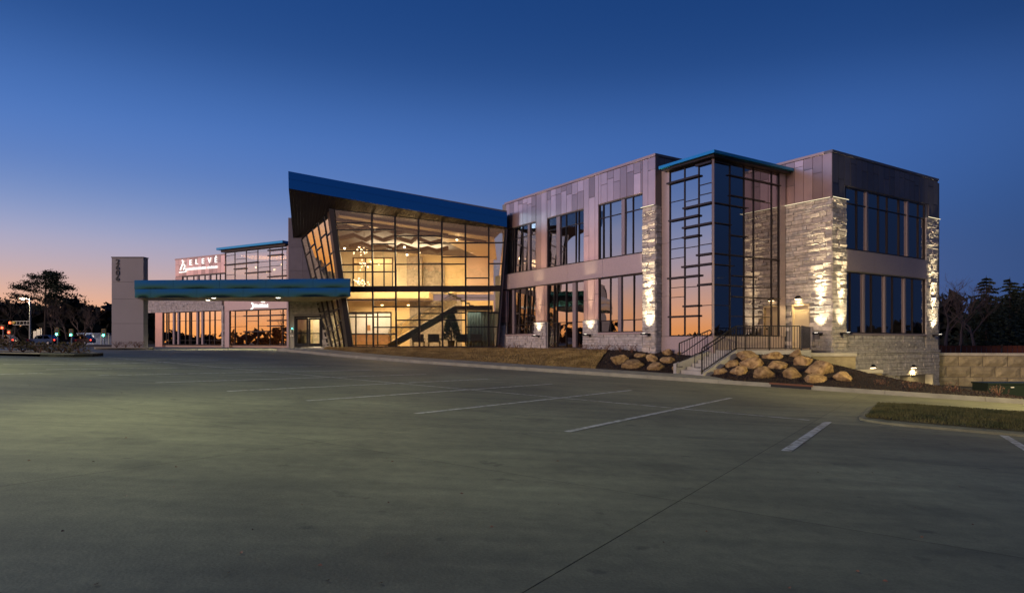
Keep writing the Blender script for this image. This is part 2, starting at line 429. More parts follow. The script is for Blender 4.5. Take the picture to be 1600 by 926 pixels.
a, b = G(1568, 680), G(1640, 724); stripe(a, b, .13)
# far lane marks
for (x0, y0, x1, y1) in ((0, 585, 66, 583), (135, 569, 340, 563), (255, 560, 300, 562)):
    stripe(G(x0, y0), G(x1, y1), .11)

# kerb, sidewalk along the building
def kerb_run(name, P, q0, q1, wd=.17, h=.15, seg=3.0, label=None):
    root = empty(name, pq(P, (q0 + q1) / 2) + V((0, 0, gz(*pq(P, (q0 + q1) / 2).xy)))); tag(root, kind='structure')
    n = max(1, round(abs(q1 - q0) / seg))
    for i in range(n):
        a, b = q0 + (q1 - q0) * i / n + .006, q0 + (q1 - q0) * (i + 1) / n - .006
        A, B, C_, D_ = pq(P, a), pq(P, b), pq(P + wd, b), pq(P + wd, a)
        m = MB(); lo = [V((p.x, p.y, gz(p.x, p.y) - .1)) for p in (A, B, C_, D_)]; hi = [V((p.x, p.y, gz(p.x, p.y) + h)) for p in (A + PV * .025, B + PV * .025, C_, D_)]
        m.hexa(lo, hi); m.build('kerb_stone', 'kerb_concrete', root)
    return root
kerb_run('kerb', PK, 6.75, 33)
kerb_run('kerb', PK, -16, 6.75)
PS = PK + .17
PB = 28.6           # back of the sidewalk
sw = empty('sidewalk', pq(27, 18) + V((0, 0, gz(*pq(27, 18).xy)))); tag(sw, kind='structure')
def swz(x, y): return gz(x, y) + .146 + .055 * sstep(PS, PB, V((x, y, 0)).dot(PV))
for i in range(-1, 17):
    a = 6.75 + 1.55 * i
    if i < 0: c4 = [pq(PS + .004, 6.0), pq(PB - .1, 6.9), pq(PB, 6.745), pq(PS + .004, 6.745)]
    else: c4 = [pq(PS + .004, a + .005), pq(PB, a + .005), pq(PB, a + 1.545), pq(PS + .004, a + 1.545)]
    sheet(c4, 3, 2, 0, swz).build('paving_slab', 'kerb_concrete', sw, smooth=True)
sheet([pq(PS, 6.7), pq(PB + .2, 6.7), pq(PB, 33.2), pq(PS, 33.2)], 3, 20, -.05, swz).build('bed_course', 'joint', sw)

# ---------------------------------------------------------------- the office building
UV = V((-math.sin(R(33)), math.cos(R(33)), 0)); VV = V((math.cos(R(33)), math.sin(R(33)), 0))
A1 = V((7.083, 32.556, 0)); EB = V((9.17, 30.08, 0)); CC = V((15.05, 31.0, 0))
bld = empty('office_building', (-2, 44, 0), 'two-storey stone, bronze metal and glass office building with lit glazed lobby', 'building')
FA = Fac(A1, UV); FAR = Fac(A1, VV); FBL = Fac(EB, UV); FBR = Fac(EB, VV); FG = Fac(CC, UV); FF = Fac(CC, VV)
FW = Fac((-29.4, 67.5, 0), V((.861, -.509, 0))); DE = 48.5; FE = Fac((-16.3, DE, 0), (1, 0, 0))
STONES = []
def stones(f, s0, s1, z0, z1, holes=(), dmin=.0, dmax=.034, hs=(.075, .10, .13, .16, .20), ls=(.20, .70), rank=1.0):
    if s0 > s1: s0, s1 = s1, s0
    z = z0
    while z < z1 - .01:
        h = random.choice(hs)
        if z1 - z - h < .07: h = z1 - z
        h = min(h, z1 - z); s = s0
        while s < s1 - .01:
            l = rnd(*ls)
            if s1 - s - l < .14: l = s1 - s
            l = min(l, s1 - s)
            a, b, c, d = s + .003, s + l - .003, z + .003, z + h - .003
            bad = any(a < hh[1] - .02 and b > hh[0] + .02 and c < hh[3] - .02 and d > hh[2] + .02 for hh in holes)
            if not bad:
                o = rnd(dmin, dmax) if random.random() < .75 else rnd(dmax, dmax * 1.5)
                t = .006; tl = rnd(-.008, .008)
                STONES.append((rank * (b - a) * (d - c), [f.pt(a, c, -.06), f.pt(b, c, -.06), f.pt(b, d, -.06), f.pt(a, d, -.06)],
                               [f.pt(a + t, c + t, o + tl), f.pt(b - t, c + t, o + tl), f.pt(b - t, d - t, o - tl), f.pt(a + t, d - t, o - tl)]))
            s += l
        z += h
def wall_cells(f, se, ze, holes, o0, o1, m, name='wall', parent=None):
    se, ze = sorted(se), sorted(ze); b = MB()
    for a, c in zip(se, se[1:]):
        for d, e in zip(ze, ze[1:]):
            ms, mz = (a + c) / 2, (d + e) / 2
            if any(h[0] < ms < h[1] and h[2] < mz < h[3] for h in holes): continue
            b.fbox(f, a, c, d, e, o0, o1)
    return b.build(name, m, parent or bld)
def glazing(name, f, edges, rows, z0, z1, gm, o=-.10, mw=.05, md=.11, light=None, parent=None, fr='frame', tilt=.0, label=None, rw=.045):
    edges = sorted(edges); light = light or {}
    part = empty(name, f.pt((edges[0] + edges[-1]) / 2, z0, o), parent=parent or bld)
    if label: part['label'] = label
    b = MB(); e0, e1 = edges[0], edges[-1]
    b.fbox(f, e0, e0 + mw, z0, z1, o - md / 2, o + md / 2); b.fbox(f, e1 - mw, e1, z0, z1, o - md / 2, o + md / 2)
    b.fbox(f, e0 + mw, e1 - mw, z0, z0 + mw, o - md / 2, o + md / 2); b.fbox(f, e0 + mw, e1 - mw, z1 - mw, z1, o - md / 2, o + md / 2)
    b.build('frame', fr, part)
    for i, e in enumerate(edges[1:-1]):
        wd = light.get(i, mw)
        MB().fbox(f, e - wd / 2, e + wd / 2, z0 + mw, z1 - mw, o - md / 2 + .004, o + md / 2 - .004 + (.03 if i in light else 0)).build('mullion', 'frame_light' if i in light else fr, part)
    for i, (a, c) in enumerate(zip(edges, edges[1:])):
        rr = rows[i] if isinstance(rows, dict) else rows
        zz = [z0] + sorted(rr) + [z1]
        for r in zz[1:-1]:
            MB().fbox(f, a + mw / 2, c - mw / 2, r - rw / 2, r + rw / 2, o - md / 2 + .008, o + md / 2 - .008).build('transom', fr, part)
        for d, e in zip(zz, zz[1:]):
            if e - d < .03: continue
            t = [rnd(-tilt, tilt) for _ in range(3)]
            q = [f.pt(a, d, o + t[0]), f.pt(c, d, o + t[1]), f.pt(c, e, o + t[2]), f.pt(a, e, o + t[0] + t[2] - t[1])]
            MB().slab(q, f.N, .012).build('pane', gm, part)
    return part
def panels(f, cols, o0, o1, m, gap=.022, name='metal_panel'):
    for (a, c, zz) in cols:
        for d, e in zip(zz, zz[1:]):
            if e - d < .05 or c - a < .03: continue
            k = rnd(0, .006)
            MB().fbox(f, a + gap / 2, c - gap / 2, d + gap / 2, e - gap / 2, o0, o1 + k).build(name, m, bld)

# ---- wing with three bays of windows (facade A)
zt = FA.z(1024, 239.7); zuh = FA.z(935, 320.3); ztr = FA.z(935.6, 341.5); zus = FA.z(935, 405.4); zlh = FA.z(935, 435.3); zls = FA.z(934, 519.5); zst = FA.z(1025, 320.7)
zped = FA.z(911, 500.5)
sA = FA.s
w1, w2, w3 = (sA(837), sA(790.7)), (sA(912), sA(855)), (sA(1004), sA(935))
sL = sA(772.6); sE = sA(787)
holes = [(w[0], w[1], zus, zuh) for w in (w1, w2, w3)] + [(w1[0], w1[1], zls, zlh), (w2[0], w2[1], -.02, zlh), (w3[0], w3[1], zls, zlh)]
wall_cells(FA, [-.0, sE + .25] + [x for w in (w1, w2, w3) for x in w], [-1.4, -.02, zls, zlh, zus, zuh, zt - .05], holes, -.30, -.06, 'mortar')
MB().fbox(FA, sE, sL, -1.0, zus, -.30, -.06).build('wall', 'mortar', bld)
def zz_split(lo, hi):
    h = hi - lo
    if h < .7: return [lo, hi]
    r = random.random()
    if r < .35: return [lo, lo + h * rnd(.3, .45), hi] if h > 2 else [lo, lo + h * rnd(.5, .8), hi]
    if r < .75: return [lo, lo + h * rnd(.6, .85), hi]
    return [lo, hi]
edges = [k * sA(790) / 27.0 for k in range(28)]
br = sorted(set([round(x, 3) for x in edges + list(w1) + list(w2) + list(w3)]))
br = [x for i, x in enumerate(br) if i == 0 or x - br[i - 1] > .10 or any(abs(x - y) < .002 for w in (w1, w2, w3) for y in w)]
cols = []
s_pier = w3[0]
for a, c in zip(br, br[1:]):
    m_ = (a + c) / 2
    if any(w[0] < m_ < w[1] for w in (w1, w2, w3)): lo = zuh + .03
    elif m_ < s_pier: lo = zst + .04
    else: lo = zus + .01
    cols.append((a, c, zz_split(lo, zt - .14)))
panels(FA, cols, -.055, 0, 'bronze')
cols = []
for (a, c) in ((w2[1], w1[0]), (w3[1], w2[0])):
    k = [a, a + (c - a) * .27, a + (c - a) * .72, c]
    for x, y in zip(k, k[1:]): cols.append((x, y, [zped + .02, zped + rnd(1.0, 1.5), zlh]))
panels(FA, cols, -.055, 0, 'bronze')
panels(FA, [(w1[1], sA(783.5), [zped + .1, 2.0, zlh])], -.055, 0, 'bronze')
# spandrel band
sp = [sA(x) for x in (1004, 942, 887, 839.7, 796, 781.5)]
for a, c in zip(sp, sp[1:]): MB().fbox(FA, a + .006, c - .006, zlh + .05, zus - .03, -.055, .03).build('spandrel_panel', 'spandrel', bld)
MB().fbox(FA, sp[0], sp[-1], zlh + .012, zlh + .045, -.055, .06).build('spandrel_trim', 'frame', bld)
MB().fbox(FA, -.03, sA(789), zt - .13, zt, -.35, .05).build('coping', 'bronze_trim', bld)
WIN = 'window'
def px(f, *l): return [f.s(x) for x in l]
glazing(WIN, FA, px(FA, 790.7, 799.6, 803.3, 815, 825.7, 837), [ztr], zus, zuh, 'glass_office', light={0: .22}, tilt=.009)
glazing(WIN, FA, px(FA, 855, 871.7, 883.2, 898.3, 902.9, 912), [ztr], zus, zuh, 'glass_office', light={3: .34}, tilt=.009)
glazing(WIN, FA, px(FA, 935, 941.2, 952.2, 973, 987.5, 1004), [ztr], zus, zuh, 'glass_office', light={1: .24}, tilt=.009)
glazing(WIN, FA, px(FA, 789.4, 801.5, 810.8, 822.9, 827.3, 836.5), [FA.z(800, 507.5)], zls, zlh, 'glass_office', light={3: .24}, tilt=.009)
glazing(WIN, FA, px(FA, 855, 864.4, 869.2, 883.2, 896.5, 912), [FA.z(880, 503.5)], 0, zlh, 'glass_office', light={0: .3}, tilt=.009)
glazing(WIN, FA, px(FA, 935, 952.2, 967.5, 988.8, 1004), [FA.z(960, 500.4)], zls, zlh, 'glass_office', light={1: .25}, tilt=.009)
for w_ in (w1, w3): MB().fbox(FA, w_[0] - .02, w_[1] + .02, zls - .10, zls - .005, -.05, .07).build('sill', 'spandrel', bld)
sdw = [sA(x) for x in (935, 911)]; sdl = [sA(x) for x in (853.5, 835)]
stones(FA, w3[0], 0, .0 - .9, zst, rank=3)
stones(FA, w3[1], w3[0], -.8, zls - .11, rank=.6)
stones(FA, sdw[0], sdw[1], -.8, zped, rank=.8, dmin=.02, dmax=.05); stones(FA, sdl[0], sdl[1], -.6, zped, rank=.8, dmin=.02, dmax=.05)
stones(FA, w1[1], w1[0] - .02, -.5, zls - .11, rank=.5); stones(FA, sE - .1, sL, -.5, FA.z(780, 508), rank=.5)
# return wall beside the glazed bay
stones(FAR, 0.02, .39, -.9, zst, rank=.4)
MB().fbox(FAR, .0, .4, -1.4, zst, -.3, -.06).build('wall', 'mortar', bld)
MB().fbox(FAR, 0, 6.5, zst + .02, zt - .05, -.3, -.06).build('wall', 'mortar', bld)
panels(FAR, [(x, x + .6, [zst + .03, zt - .14]) for x in (.02, .62, 1.22, 1.82, 2.42, 3.02)], -.055, 0, 'dark_panel')
MB().fbox(FAR, -.02, 6.5, zt - .13, zt - .002, -.35, .04).build('coping', 'dark_panel', bld)
# ---- roof and dark rooms behind
def uvp(o, u, v): return o + UV * u + VV * v
MB().prism([uvp(A1, .3, .3), uvp(A1, 13.4, .3), uvp(A1, 13.4, 9), uvp(A1, .3, 9)], zt - .5, zt - .3).build('roof', 'roofing', bld)
b = MB()
for z0, z1 in ((-.25, -.01), (3.55, 4.1), (7.45, 7.6)): b.prism([uvp(A1, .05, .31), uvp(A1, 13.9, .31), uvp(A1, 13.9, 6.5), uvp(A1, .05, 6.5)], z0, z1)
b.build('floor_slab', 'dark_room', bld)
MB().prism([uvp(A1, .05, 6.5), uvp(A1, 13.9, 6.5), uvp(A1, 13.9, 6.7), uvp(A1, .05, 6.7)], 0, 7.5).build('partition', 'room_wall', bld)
for u_, v_, z_ in ((12.2, 2.0, 3.5), (12.9, 2.4, 7.4), (11.4, 2.2, 7.4), (8.9, 1.6, 3.5)):
    p = uvp(A1, u_, v_); MB().prism([p + V((.12 * math.cos(t), .12 * math.sin(t), 0)) for t in [k * .785 for k in range(8)]], z_ - .02, z_).build('downlight', 'lamp_warm', bld)

# ---- glazed corner bay with blue roof
zb = FBL.z(1113.9, 524.5); zbt = FBL.z(1112, 247.5); zbf = -.9
def curtain_bay():
    f = FBL; c = px(f, 1113.6, 1091.5, 1069.5, 1046)
    yy = lambda x, y: f.z(x, y)
    r = {0: [yy(1100, 288), yy(1100, 303.5), yy(1100, 318.5), yy(1100, 350.5), yy(1100, 382), yy(1100, 397.5), yy(1100, 413.5), yy(1100, 444.7), yy(1100, 477)],
         1: [yy(1080, 313), yy(1080, 323.5), yy(1080, 339), yy(1080, 354.5), yy(1080, 370), yy(1080, 386), yy(1080, 415.5), yy(1080, 448), yy(1080, 478)],
         2: [yy(1058, 314), yy(1058, 343), yy(1058, 372.8), yy(1058, 388), yy(1058, 403), yy(1058, 433.5), yy(1058, 449), yy(1058, 464), yy(1058, 494)]}
    cw = glazing('curtain_wall', f, c, r, zb, zbt, 'glass_bay', o=-.03, mw=.05, md=.09, rw=.03, tilt=.004)
    for a, b_, y, xr in ((1044, 1094, 282, 1065), (1089, 1113.5, 256.5, 1100), (1069, 1113.5, 321.5, 1090), (1047, 1093, 341.5, 1068), (1068, 1113.5, 352.5, 1090), (1068, 1093, 369.8, 1080),
                        (1090, 1113.5, 397.7, 1100), (1067, 1113.5, 414.6, 1090), (1045, 1095, 432.7, 1070), (1092, 1113.5, 444.6, 1100), (1069, 1093, 478, 1080), (1046, 1093, 494.2, 1068)):
        z = f.z(xr, y); MB().fbox(f, f.s(a), f.s(b_), z - .042, z + .042, .0, .13).build('fin', 'frame', cw)
    f = FBR; c = px(f, 1114.4, 1141, 1163, 1178, 1206, 1217.5)
    yy = lambda x, y: f.z(x, y)
    hz = [yy(1130, 270), yy(1130, 319), yy(1130, 350), yy(1130, 398), yy(1130, 414), yy(1130, 446), yy(1130, 477)]
    r = {0: hz[1:], 1: [yy(1150, 307), yy(1150, 369), yy(1150, 400), yy(1150, 431), yy(1150, 464), yy(1150, 494)], 2: [yy(1170, 310), yy(1170, 402), yy(1170, 432), yy(1170, 465), yy(1170, 495)],
         3: [yy(1190, 283), yy(1190, 315), yy(1190, 404), yy(1190, 449), yy(1190, 466), yy(1190, 495)], 4: [yy(1212, 288), yy(1212, 405), yy(1212, 467)]}
    cw = glazing('curtain_wall', f, c, r, zb, zbt, 'glass_bay', o=-.03, mw=.05, md=.09, rw=.03, tilt=.004)
    for a, b_, y, xr in ((1137, 1219, 281.8, 1178), (1115, 1141, 255, 1128), (1115, 1168, 321, 1141), (1140, 1194, 310, 1167), (1115, 1142, 350, 1130), (1141, 1167, 369, 1154), (1115, 1216, 401, 1165),
                        (1115, 1146, 414, 1130), (1143, 1181, 432, 1162), (1115, 1165, 446, 1140), (1143, 1218, 465, 1180)):
        z = f.z(xr, y); MB().fbox(f, f.s(a), f.s(b_), z - .022, z + .022, .0, .07).build('fin', 'frame', cw)
curtain_bay()
MB().bar(EB + V((0, 0, zb - .05)) - VV * .0, EB + V((0, 0, zbt)), .09).build('corner_post', 'bronze_trim', bld)
sbl = FBL.s(1045.5); sbr = FBR.s(1218)
for a, c in ((0, sbl / 2), (sbl / 2, sbl + .5)): MB().fbox(FBL, a + .005, c - .005, zbf, zb - .012, -.2, .02).build('base_panel', 'spandrel', bld)
for a, c in ((0, sbr / 2), (sbr / 2, sbr + .4)): MB().fbox(FBR, a + .005, c - .005, -.3, zb - .012, -.2, .02).build('base_panel', 'spandrel', bld)
for z0, z1 in ((zb, 2.6), (2.6, 5.2), (5.2, zbt + .2)):
    MB().fbox(FBL, sbl, sbl + .5, z0 + .005, z1 - .005, -.25, .0).build('metal_panel', 'spandrel', bld)
    MB().fbox(FBR, sbr, sbr + .45, z0 + .005, z1 - .005, -.25, .03).build('metal_panel', 'spandrel', bld)
ring = [uvp(EB, -.45, -.45), uvp(EB, 2.95, -.45), uvp(EB, 2.95, 5.75), uvp(EB, -.45, 5.75)]
zr = ZC + (HZ - 233.5) * (EB - UV * .45 - VV * .45).y / F
MB().prism(ring, zr - .13, zr).build('bay_roof', 'blue_roof', bld)
ring2 = [uvp(EB, -.30, -.30), uvp(EB, 2.9, -.30), uvp(EB, 2.9, 5.75), uvp(EB, -.30, 5.75)]
MB().prism(ring2, zbt - .02, zr - .135).build('bay_soffit', 'frame', bld)
b = MB()
for z0, z1 in ((-.1, .05), (3.6, 4.1)): b.prism([uvp(EB, .15, .15), uvp(EB, 2.5, .15), uvp(EB, 2.5, 5.4), uvp(EB, .15, 5.4)], z0, z1)
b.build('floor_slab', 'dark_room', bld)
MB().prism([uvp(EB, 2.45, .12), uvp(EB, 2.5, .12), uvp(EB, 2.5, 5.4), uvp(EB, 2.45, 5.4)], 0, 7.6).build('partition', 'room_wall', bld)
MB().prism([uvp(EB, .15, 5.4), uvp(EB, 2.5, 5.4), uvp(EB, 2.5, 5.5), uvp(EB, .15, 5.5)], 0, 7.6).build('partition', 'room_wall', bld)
# lit inner doorway seen through the bay
MB().prism([uvp(EB, 2.40, 1.0), uvp(EB, 2.44, 1.0), uvp(EB, 2.44, 1.9), uvp(EB, 2.40, 1.9)], .06, 2.1).build('inner_door', 'lobby_amber', bld)
light('bay_room_lamp', 'AREA', uvp(EB, 1.4, 2.4) + V((0, 0, 3.5)), 22, (1, .8, .4), bld, .5, aim=(0, 0, -1))

# ---- stone end block
zt3 = FF.z(1300, 233.8) ; zs3 = FF.z(1303, 309.5)
zu0, zu1 = FF.z(1323, 388.6), FF.z(1323, 291); ztr3 = FF.z(1323, 316.2); zl0, zl1 = FF.z(1400, 521.2), FF.z(1400, 431.5)
fw0, fw1, fend = FF.s(1322.3), FF.s(1447), FF.s(1465.5)
gD = FG.s(1227.5)
holes = [(fw0, fw1, zu0, zu1), (fw0, fw1, zl0, zl1)]
wall_cells(FF, [0, fw0, fw1, fend], [-2.9, zl0, zl1, zu0, zu1, zt3 - .05], holes, -.3, -.06, 'mortar')
door = (FG.s(1264.5), FG.s(1237), -.05, FG.z(1250, 475))
wall_cells(FG, [0.06, door[0], door[1], gD + .2], [-.6, door[3], zt3 - .05], [(door[0], door[1], -.6, door[3])], -.3, -.06, 'mortar')
stones(FG, 0, gD, -.05, zs3, holes=[door], rank=4)
stones(FF, 0, fw0, -.0, zs3, rank=4)
stones(FF, fw1, fend, .0, zs3 - .02, rank=2.2)
zled = FF.z(1400, 547.8)
stones(FF, 0.0, fend, zled + .02, zl0 - .10, rank=.45, dmax=.05, holes=[(-1, fw0, .0, 9), (fw1, 99, 0.0, 9)])
stones(FF, .35, fend + .05, -2.75, zled - .10, rank=.3, dmin=.02, dmax=.06,
       holes=[(FF.s(1366), FF.s(1386), -3, FF.z(1376, 586)), (FF.s(1401), FF.s(1448), -3, FF.z(1425, 585))])
MB().fbox(FF, -.02, fend + .05, zled - .09, zled + .015, -.06, .11).build('ledge', 'stone_mix', bld)
MB().fbox(FF, fw0 + .01, fw1 - .01, zl0 - .09, zl0 - .005, -.05, .08).build('sill', 'spandrel', bld)
e = [FF.s(x) for x in (1322.3, 1366.5, 1408.5, 1447)]
for a, c in zip(e, e[1:]): MB().fbox(FF, a + .005, c - .005, zl1 + .04, zu0 - .03, -.055, .02).build('spandrel_panel', 'spandrel', bld)
edges = [fend * k / 20 for k in range(21)]
cols = []
for a, c in zip(edges, edges[1:]):
    m_ = (a + c) / 2
    cols.append((a, c, zz_split(zs3 + .03 if not fw0 - .1 < m_ < fw1 + .1 else zu1 + .03, zt3 - .13)))
panels(FF, cols, -.055, 0, 'dark_panel')
panels(FG, [(gD * k / 5, gD * (k + 1) / 5, zz_split(zs3 + .03, zt3 - .13)) for k in range(5)] + [(gD, gD + 1.2, [zs3 + .03, zt3 - .13])], -.055, 0, 'bronze')
MB().fbox(FG, .045, gD + 1.5, zs3 + .03, zt3 - .14, -.3, -.056).build('wall', 'mortar', bld)
MB().fbox(FF, -.03, fend + .03, zt3 - .12, zt3, -.35, .045).build('coping', 'dark_panel', bld)
MB().fbox(FG, .36, gD + 1.5, zt3 - .12, zt3 - .001, -.35, .045).build('coping', 'bronze_trim', bld)
glazing(WIN, FF, px(FF, 1322.3, 1341, 1356, 1375, 1388.5, 1407, 1419.5, 1437, 1447), [ztr3], zu0, zu1, 'glass_office', light={1: .15, 5: .16}, tilt=.007)
glazing(WIN, FF, px(FF, 1323.7, 1330.6, 1351, 1364, 1384, 1396.7, 1415, 1428, 1447), [], zl0, zl1, 'glass_office', light={1: .14, 3: .14, 5: .15}, tilt=.007)
MB().prism([uvp(CC, .3, .3), uvp(CC, 9, .3), uvp(CC, 9, 10), uvp(CC, .3, 10)], zt3 - .5, zt3 - .3).build('roof', 'roofing', bld)
b = MB()
for z0, z1 in ((-.25, -.01), (3.55, 4.1), (7.3, 7.5)): b.prism([uvp(CC, .31, .31), uvp(CC, 6, .31), uvp(CC, 6, 10), uvp(CC, .31, 10)], z0, z1)
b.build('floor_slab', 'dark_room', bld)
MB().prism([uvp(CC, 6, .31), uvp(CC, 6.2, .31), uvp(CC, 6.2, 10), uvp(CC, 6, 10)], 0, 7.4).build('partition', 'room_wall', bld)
MB().prism([uvp(CC, .05, 10.26), uvp(CC, 9, 10.26), uvp(CC, 9, 10.5), uvp(CC, .05, 10.5)], -2.5, zt3 - .2).build('wall', 'dark_panel', bld)
MB().prism([uvp(CC, 1.0, 10.5), uvp(CC, 3.0, 10.5), uvp(CC, 3.0, 11.4), uvp(CC, 1.0, 11.4)], 6.55, 6.9).build('roof_eave', 'frame', bld)
# side door on the landing
dr = empty('door', FG.pt((door[0] + door[1]) / 2, 0, -.1), parent=bld)
MB().fbox(FG, door[0] + .07, door[1] - .07, .0, door[3] - .07, -.16, -.11).build('leaf', 'door_paint', dr)
b = MB(); b.fbox(FG, door[0], door[0] + .07, 0, door[3], -.2, -.0); b.fbox(FG, door[1] - .07, door[1], 0, door[3], -.2, -.0); b.fbox(FG, door[0] + .07, door[1] - .07, door[3] - .07, door[3], -.2, .0)
b.build('frame', 'door_paint', dr)
MB().fbox(FG, door[0] + .13, door[0] + .2, 1.0, 1.06, -.11, -.05).build('handle', 'black_metal', dr)
# basement window wells
for (x0, x1, y0, y1) in ((1366, 1386, 586, 606), (1401, 1448, 585.5, 609)):
    wn = empty('window_well', FF.pt(FF.s((x0 + x1) / 2), -2.6, 0), parent=bld)
    a, c, zz1 = FF.s(x0), FF.s(x1), FF.z((x0 + x1) / 2, y0)
    MB().fbox(FF, a + .12, c - .12, -2.8, zz1 - .02, -.055, -.03).build('panel', 'well_metal', wn)
    MB().fbox(FF, c - .1, c, -2.8, zz1, -.05, .35).build('jamb', 'cap_stone', wn)
    MB().fbox(FF, a, a + .1, -2.8, zz1, -.05, .12).build('jamb', 'cap_stone', wn)
# ---- the stones: the largest in view one by one, the rest as one veneer
STONES.sort(key=lambda t: -t[0])
for k, (_, a, b_) in enumerate(STONES[:300]):
    m = MB(); m.hexa(a, b_); m.build('stone', 'stone', bld)
m = MB()
for _, a, b_ in STONES[300:]: m.hexa(a, b_)
tag(m.build('stone_veneer', 'stone_mix', bld, fix=False), kind='stuff')
STONES.clear()
# light strips tucked under the metal above the stone piers
def strip(f, a, c, z):
    MB().fbox(f, a, c, z, z + .02, .115, .135).build('light_strip', 'strip_light', bld)
strip(FG, .02, gD, zs3 + .01); strip(FF, -.12, fw0, zs3 + .01); strip(FF, fw1, fend, zs3 - .01); strip(FA, 0.0, w3[0], zst + .01)

# ---- glazed lobby
L0 = V((-11.04, 44.6, 0)); L1 = V((-1.1, 44.0, 0))
FL = Fac(L0, L1 - L0, (0, -.06, 1))
def soff(x, y): return 8.89 + ZC - .1443 * (x + 12.13) - .40 * (y - 44)
TL = FL.pt(*FL.hit(516, 326)); TR = FL.pt(*FL.hit(789, 356))
lob = empty('lobby_glazing', L0, parent=bld)
edgepx = [546, 583.5, 619.3, 655.4, 691.5, 728, 764]
xs_ = [FL.s(x) for x in edgepx]
zb0, zb1 = FL.z(600, 456), FL.z(600, 446.8)
def left_s(z): return FL.hit(546, 541)[0] + (FL.hit(516, 326)[0] - FL.hit(546, 541)[0]) * z / TL.z
def right_s(z): return FL.hit(776, 542)[0] + (FL.hit(790, 356)[0] - FL.hit(776, 542)[0]) * z / TR.z
def top_z(s):
    a, c = FL.hit(516, 326), FL.hit(790, 356); return a[1] + (c[1] - a[1]) * (s - a[0]) / (c[0] - a[0])
HR = [[347.6, 358.6, 391.4, 413, 424.5, 468, 489.6, 521.7], [358.6, 381, 391.4, 424.5, 468, 479, 511, 521.7], [369, 391.4, 413, 479, 500, 511], [369, 380.5, 413, 479, 489.6, 500],
      [380.6, 402.3, 413.3, 456.8, 489, 500], [380.6, 402.3, 435, 456.8, 479, 510.6], [380.6, 413, 489, 510.6]]
bays = [(None, xs_[1])] + [(xs_[i], xs_[i + 1]) for i in range(1, 6)] + [(xs_[6], None)]
gp = lambda s_, z_, o=0: FL.pt(s_, z_, o)
for i, (a, c) in enumerate(bays):
    fa = (lambda z: left_s(z)) if a is None else (lambda z, a=a: a)
    fc = (lambda z: right_s(z)) if c is None else (lambda z, c=c: c)
    mid = ((a if a is not None else xs_[0]) + (c if c is not None else xs_[6] + .7)) / 2
    lines = sorted([FL.z(620, y) for y in HR[i]]); tops = top_z(mid)
    zz = [0.03] + [z for z in lines if z < zb0 - .1] + [zb0, zb1] + [z for z in lines if zb1 + .1 < z < tops - .2]
    for d, e_ in zip(zz, zz[1:] + [None]):
        za = zc = e_
        if e_ is None: za, zc = top_z(fa(9)), top_z(fc(7.6))
        if d == zb0:
            MB().slab([gp(fa(d), d, .03), gp(fc(d), d, .03), gp(fc(zc), zc, .03), gp(fa(za), za, .03)], FL.N, .12).build('spandrel_panel', 'frame', lob); continue
        MB().slab([gp(fa(d), d), gp(fc(d), d), gp(fc(zc), zc), gp(fa(za), za)], FL.N, .015).build('pane', 'glass_lobby', lob)
        if e_ is not None and e_ not in (zb0,):
            MB().bar(gp(fa(e_) + .03, e_), gp(fc(e_) - .03, e_), .10, .085, FL.U).build('transom', 'black_metal', lob)
for x in xs_[1:]:
    MB().bar(gp(x, 0), gp(x, top_z(x)), .10, .15, FL.N).build('mullion', 'black_metal', lob)
MB().bar(gp(right_s(0), 0), gp(right_s(TR.z), TR.z), .10, .16, FL.N).build('mullion', 'black_metal', lob)
MB().bar(gp(left_s(0) + .1, 0), TL + FL.D * .1, .34, .2, FL.N).build('corner_post', 'black_metal', lob)
MB().bar(gp(left_s(0), .03), gp(right_s(0), .03), .16, .08).build('sill', 'black_metal', lob)
MB().bar(TL, TR, .2, .12).build('head', 'black_metal', lob)
# leaning side wall of the lobby
SB0, SB1 = gp(left_s(0), 0), W(513, 541.5, DE); ST0 = TL.copy(); ST1 = W(471.5, 374, DE); SB1.z = 0
def sp_(u, t): return (SB0 * (1 - u) + SB1 * u) * (1 - t) + (ST0 * (1 - u) + ST1 * u) * t
sideg = empty('side_glazing', SB0, parent=bld)
sn = (sp_(1, .5) - sp_(0, .5)).cross(V((0, 0, 1))).normalized(); sn = sn if sn.x < 0 else -sn
us = [0, .22, .42, .62, .82, 1]; random.seed(5)
MB().slab([sp_(0, 0) + sn * .02, sp_(.18, 0) + sn * .02, sp_(.10, 1) + sn * .02, sp_(0, 1) + sn * .02], sn, .06).build('corner_panel', 'frame', sideg)
for i, (a, c) in enumerate(zip(us, us[1:])):
    ts = [0] + sorted(rnd(.08, .95) for _ in range(5)) + [1]
    ts = [0] + [(k + rnd(-.25, .25)) / 6 for k in range(1, 6)] + [1]
    for d, e_ in zip(ts, ts[1:]):
        MB().slab([sp_(a, d), sp_(c, d), sp_(c, e_), sp_(a, e_)], sn, .015).build('pane', 'glass_side', sideg)
        if e_ < 1: MB().bar(sp_(a, e_), sp_(c, e_), .12, .06).build('transom', 'black_metal', sideg)
    MB().bar(sp_(c, 0), sp_(c, 1), .08, .12).build('mullion', 'black_metal', sideg)
MB().bar(sp_(0, 1), sp_(1, 1), .12, .1).build('head', 'black_metal', sideg)
